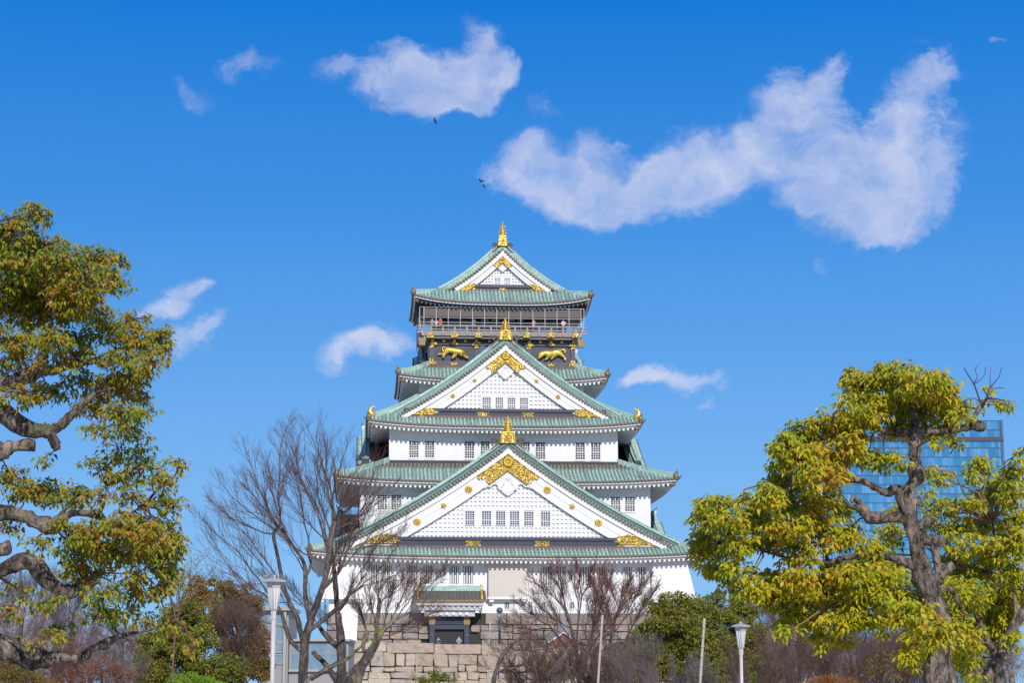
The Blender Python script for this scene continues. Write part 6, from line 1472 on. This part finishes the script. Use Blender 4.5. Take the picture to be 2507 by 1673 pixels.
# far bare trees on both sides
FAR = [
 ('tall purple-grey leafless tree rising behind the evergreens, left of the right lamp tree', 160, (1840,1760,14), [(1840,1520,10),(1830,1470,6)], 1830, 1455, 75, 16, 'twig_purple'),
 ('pale purple leafless tree behind and right of the right lamp', 170, (1900,1760,14), [(1895,1540,10),(1890,1480,6)], 1885, 1450, 85, 17, 'twig_purple'),
 ('wide brown leafless tree under the olive branches, right of the right lamp', 120, (1960,1760,16), [(1958,1620,11),(1950,1560,7)], 1950, 1530, 95, 18, 'twig_grey'),
 ('leafless tree with tan twigs under the lowest olive leaves', 110, (2080,1760,14), [(2085,1640,10),(2080,1590,7)], 2080, 1545, 100, 18, 'twig_brown'),
 ('thin leafless tree between the two right hand trunks', 120, (2200,1760,14), [(2195,1650,10),(2190,1600,7)], 2190, 1560, 70, 14, 'twig_brown'),
 ('purple-grey leafless tree showing through the lower left branches, farthest left', 130, (40,1760,18), [(50,1560,12),(60,1490,7)], 60, 1400, 95, 18, 'twig_purple'),
 ('purple-grey leafless tree behind the lowest gnarled limb', 135, (170,1760,18), [(175,1570,12),(180,1500,7)], 185, 1420, 95, 18, 'twig_purple'),
 ('pale leafless tree in the gap left of the dark shrubs', 150, (300,1760,14), [(300,1600,10),(295,1560,6)], 290, 1520, 80, 16, 'twig_purple'),
 ('brownish leafless tree rising from the left bush beside the first bare tree', 95, (600,1760,14), [(600,1640,10),(590,1560,6)], 570, 1480, 80, 18, 'twig_brown')]
for i, (lab, D, b0, mids, tx, ty, hw, ns, tw) in enumerate(FAR):
    rr = random.Random(60+i); l0 = [b0]+mids; sh = []
    for k in range(ns):
        a = (k+.5)/ns; f = rr.choice([mids[0], mids[1], mids[1], (mids[0][0], (mids[0][1]+1700)/2)]); x1_ = tx+(a*2-1)*hw; y1_ = ty+abs(a*2-1)**2*70+rr.uniform(-12, 25); sh.append((f[0], f[1]+rr.uniform(-5, 25), x1_, y1_, 3.2))
    bare_tree('bare_tree', lab, D, [l0], sh, 80+i, 'bark_grey', tw, lvl=4, nchild=4, group='leafless trees in the background')
# reddish shoots with few leaves left of the dark bush
bare_tree('sapling', 'thin reddish sapling with few leaves rising above the left bush', 60, [[(420,1760,8),(425,1600,6),(432,1540,5),(440,1490,4)]], [(440,1490,430,1385,2.5),(440,1490,470,1370,2.5),(436,1500,500,1365,2.5),(436,1500,530,1390,2.5),(432,1520,540,1440,2.5),(440,1490,455,1400,2.5),(436,1510,510,1420,2.5),(440,1480,485,1400,2)], 97, 'twig_red', 'twig_red', lvl=2, leaf=('leaf_autumn', 260, .11))

# ---- evergreens and shrubs
def bushy(name, label, Y, trunk, ells, m, leafL, seed, dens=1.0, cat_='tree', group=None, spread=1.0, ratio=.5):
    g = np.random.default_rng(seed); s = Y/4900; root = pw(*trunk[0][:2], Y); root.z = 0; R0 = np.array(root); o = empty(name, root); tag(o, label, cat_, group)
    mb = MB(); pts = cat(px_limb(trunk, Y), 5); limb_mesh(mb, [(p[0]-root.x, p[1]-root.y, p[2], p[3]) for p in pts], seed, .12, 10)
    top = Vector(pts[-1][:3])-Vector(R0)
    P, Dd, Nn, L = [], [], [], []
    for (cx, cy, rx, ry, *rest) in ells:
        dn = rest[0] if rest else 1; dy = g.uniform(-1, 1)*max(rx, ry)*s*.8; c = np.array(pw(cx, cy, Y+dy))-R0
        b0 = Vector(pts[len(pts)//2][:3])-Vector(R0); mb.tube([tuple(b0), tuple((np.array(b0)+c)/2+np.array([0, 0, -.1])), tuple(c)], [.06, .04, .02], 5, caps=False)
        nsub = max(5, int(rx*ry/42))
        for _ in range(nsub):       # small clumps through the mass
            v = g.normal(size=3); v /= np.linalg.norm(v); v *= g.random()**.33; cc = c+v*np.array([rx*s, max(rx, ry)*s*spread, ry*s]); cr = g.uniform(.10, .2)*max(rx, ry)*s+.12
            n = int(dn*dens*70); q = g.normal(size=(n, 3)); q /= np.linalg.norm(q, axis=1, keepdims=True); q *= g.random((n, 1))**.4
            P.append(cc+q*cr*np.array([1, 1, .75])); Dd.append(q+np.array([0, 0, .25])+g.normal(size=(n, 3))*.5); Nn.append(q*.5+g.normal(size=(n, 3))*.5+np.array([0, -.6, .8])); L.append(g.uniform(.6, 1.2, n)*leafL)
    mb.build('trunk', 'bark_dark', o)
    P, Dd, Nn, L = map(np.concatenate, (P, Dd, Nn, L)); make_leaves('crown', P, Dd, Nn, L, L*ratio, m, o, .1); return o
bushy('evergreen_tree', 'rounded dark green evergreen tree beside the pale pole, in front of the castle corner', 105, [(1665,1760,18),(1665,1673,16),(1662,1600,12),(1660,1540,8)],
  [(1540,1600,34,30,.8),(1520,1640,34,30,.8),(1560,1650,36,26,.9),(1580,1610,36,30,.9),(1560,1575,26,20,.7),(1650,1480,40,26),(1610,1500,35,22,.8),(1700,1485,35,24,.9),(1620,1535,45,28),(1680,1525,50,30),(1580,1550,35,20,.7),(1740,1510,35,26,.8),(1640,1580,50,32),(1700,1570,50,32),(1600,1600,30,28,.8),(1660,1630,55,32),(1730,1620,45,36),(1700,1668,50,24),(1620,1655,35,24,.8)], 'leaf_evergreen', .17, 41, 1.0)
bushy('evergreen_tree', 'dark green evergreen tree behind the right hand lantern lamp', 112, [(1800,1760,18),(1800,1673,16),(1798,1600,12),(1796,1550,8)],
  [(1720,1500,34,28,.8),(1725,1550,36,30,.9),(1740,1600,36,30,.9),(1750,1660,40,24,.9),(1752,1475,30,22,.8),(1790,1490,36,26),(1835,1500,26,24,.9),(1770,1530,45,30),(1830,1545,38,30),(1860,1560,25,28,.7),(1780,1580,50,32),(1840,1600,45,34),(1790,1640,55,32),(1860,1650,45,28),(1875,1610,25,22,.7)], 'leaf_evergreen', .17, 43, 1.0)
bushy('evergreen_tree', 'bronze-brown leafy tree left of the glass annex, behind the lamp', 100, [(590,1760,18),(590,1673,16),(585,1580,12),(580,1520,8)],
  [(490,1440,30,24,.6),(470,1460,26,22,.5),(520,1420,14,14,.6),(545,1450,36,24,.8),(590,1455,38,26,.9),(625,1480,26,26,.8),(500,1470,38,26,.9),(560,1500,50,30),(610,1530,36,32),(520,1530,45,30),(640,1580,28,32,.8),(580,1580,50,34),(640,1640,34,34),(600,1630,50,34)], 'leaf_bronze', .16, 47, 1.0)
bushy('evergreen_tree', 'dense mid green bushy tree low left, under the sapling', 92, [(450,1760,18),(450,1673,16),(450,1600,12),(450,1560,8)],
  [(455,1480,34,26,.6),(420,1515,36,26,.7),(400,1560,36,28,.8),(355,1610,34,28,.8),(370,1570,30,24,.6),(475,1500,36,24,.8),(450,1530,40,26),(500,1560,45,30),(430,1580,45,28),(390,1610,40,28),(480,1620,55,34),(550,1640,50,32),(370,1650,40,28),(430,1660,55,26),(520,1670,55,26),(340,1670,28,22,.8)], 'leaf_evergreen', .15, 53, 1.05)
bushy('clipped_shrub', 'bright green rounded shrub at the bottom edge, left of the tall lamp', 50, [(470,1780,10),(470,1720,8),(470,1700,6)], [(430,1685,30,20),(470,1680,40,24),(510,1685,34,22)], 'leaf_bright', .07, 59, 1.6, 'shrub')
bushy('red_shrub', 'reddish brown leafless shrub low between the left trees', 85, [(250,1780,10),(250,1720,8),(250,1690,6)], [(190,1660,40,28,.6),(250,1640,45,30,.6),(300,1650,40,30,.6),(150,1670,40,20,.6)], 'leaf_russet', .09, 61, .8, 'shrub')
bushy('autumn_shrub', 'yellow-brown autumn shrub in the lower left corner', 80, [(60,1780,10),(60,1720,8),(60,1690,6)], [(20,1650,40,26,.7),(70,1660,40,24,.7),(110,1675,30,16,.7),(10,1610,26,24,.5)], 'leaf_bronze', .10, 67, .9, 'shrub')
bushy('orange_shrub', 'orange autumn shrub at the bottom edge under the bare right trees', 75, [(2010,1780,10),(2010,1720,8),(2010,1700,6)], [(1990,1668,26,14,.6),(2040,1672,35,14,.8),(2090,1676,30,12,.6)], 'leaf_rust', .09, 71, .9, 'shrub')
bushy('yellow_shrub', 'thin shrub with yellowing leaves left of the knobbly trunk', 70, [(2160,1780,8),(2155,1720,6),(2150,1680,4)], [(2145,1635,28,18,.35),(2170,1615,26,18,.25),(2185,1660,26,16,.3),(2120,1650,20,14,.25)], 'leaf_bronze', .09, 73, .8, 'shrub')
bushy('green_shrub', 'small green shrub before the terrace wall below the door', 110, [(1080,1780,8),(1080,1720,6),(1080,1690,5)], [(1075,1655,26,16,.8),(1100,1665,26,14,.8),(1030,1665,24,8,.6),(1050,1673,30,12,.8)], 'leaf_evergreen', .13, 79, .9, 'shrub')
bushy('green_shrub', 'olive shrub behind the fan-shaped bare tree before the terrace', 122, [(1370,1780,8),(1370,1720,6),(1370,1690,5)], [(1330,1620,34,22,.5),(1390,1610,36,22,.5),(1350,1650,40,22,.7),(1410,1650,36,22,.6)], 'leaf_evergreen', .13, 83, .7, 'shrub')
bushy('dark_evergreen', 'very dark evergreen shrub at the bottom right of the lamp', 95, [(1870,1780,8),(1870,1720,6),(1870,1690,5)], [(1850,1640,34,24,.9),(1890,1650,34,24,.9),(1870,1675,45,20,1)], 'leaf_evergreen', .13, 89, .9, 'shrub')

# twiggy thickets low on both sides, and the wood behind them
mat('haze_twigs', (.20, .155, .15), .9, island=[(0, (.18, .13, .12)), (.5, (.29, .22, .21)), (1, (.38, .31, .31))])
mat('tan_twigs', (.24, .17, .12), .9, island=[(0, (.18, .11, .08)), (.5, (.30, .20, .15)), (1, (.42, .29, .21))])
rr = random.Random(99)
TH_ = [(1290,1625,106,'brownish'),(1350,1600,104,'brownish'),(1430,1590,101,'brownish'),(1480,1590,98,'brownish'),(1560,1610,92,'greyish'),(1900,1590,96,'brownish'),(1960,1590,102,'brownish'),(2030,1600,97,'brownish'),(2100,1585,105,'brownish'),(2170,1590,100,'brownish'),(2230,1600,96,'brownish'),(30,1590,90,'brownish'),(110,1600,94,'reddish'),(200,1610,98,'reddish'),(290,1620,90,'greyish'),(1640,1650,88,'greyish'),(1760,1655,86,'greyish'),(1850,1625,90,'brownish')]
spots = ['between the crooked tree and the well house', 'below the well house', 'at the foot of the fan-shaped tree', 'left of the rounded evergreen', 'at the left foot of the rounded evergreen', 'just right of the lantern lamp, under the purple trees', 'between the lantern lamp and the orange shrub', 'behind the orange shrub', 'right of the orange shrub', 'left of the yellowing shrub', 'left of the knobbly trunk', 'in the lower left corner', 'under the knobbly left limb', 'behind the red shrub', 'left of the green bushy tree', 'at the right foot of the rounded evergreen', 'between the pale pole and the lantern lamp', 'close behind the lantern lamp post']
for i, (x, y, D, kind) in enumerate(TH_):
    sh = [(x+rr.uniform(-18, 18), 1720, x+rr.uniform(-75, 75), y+rr.uniform(-35, 45), 3.0, rr.uniform(-1, 1)) for _ in range(13)]
    bare_tree('thicket_shrub', kind+' leafless twiggy shrub '+spots[i], D, [[(x,1790,8),(x,1740,7),(x+3,1715,5)]], sh, 300+i, 'bark_grey', {'greyish': 'twig_grey', 'brownish': 'twig_brown', 'reddish': 'twig_red'}[kind], lvl=4, nchild=4, dep=1.6)
WOOD = [(330,1540,60,160,'tan_twigs','russet tree of bare twigs behind the green bushy tree'),(1850,1530,70,190,'haze_twigs','greyish mass of twigs of a tree left of the purple leafless trees'),(1930,1500,80,195,'haze_twigs','pale mauve tree top of bare twigs right of the lamp'),(2020,1560,80,185,'tan_twigs','tan tree of bare twigs under the olive branches'),(2120,1560,80,188,'tan_twigs','brown tree of bare twigs behind the lowest olive leaves'),(2220,1560,80,190,'tan_twigs','brown tree of bare twigs behind the knobbly trunk'),(2330,1550,80,186,'tan_twigs','brown tree of bare twigs between the right hand trunks'),(2440,1540,80,192,'tan_twigs','brown tree of bare twigs behind the edge tree'),(1780,1580,60,180,'haze_twigs','greyish tree of bare twigs behind the lamp'),
 (40,1480,80,170,'haze_twigs','mauve tree of bare twigs in the lower left behind the gnarled limbs'),(130,1470,80,175,'haze_twigs','mauve tree of bare twigs second from the left edge'),(220,1530,70,170,'haze_twigs','mauve tree of bare twigs left of the gap of sky'),(60,1580,80,150,'tan_twigs','tan tree of bare twigs low in the left corner')]
for i, (x, y, hw, D, m, lab) in enumerate(WOOD):
    E = [(x, y+20, hw*.5, 30, .5)]+[(x+hw*(a-.5)*1.5, y+45+abs(a-.5)*50+rr.uniform(-10, 10), hw*.4, 34, .55) for a in (.05, .28, .5, .72, .95)]+[(x+hw*(a-.5)*1.6, y+100, hw*.5, 36, .6) for a in (.1, .5, .9)]
    bushy('twiggy_tree', lab, D, [(x,1740,14),(x,1640,11),(x,y+60,7)], E, m, .55, 400+i, .55, group='wood behind the park', ratio=.07)
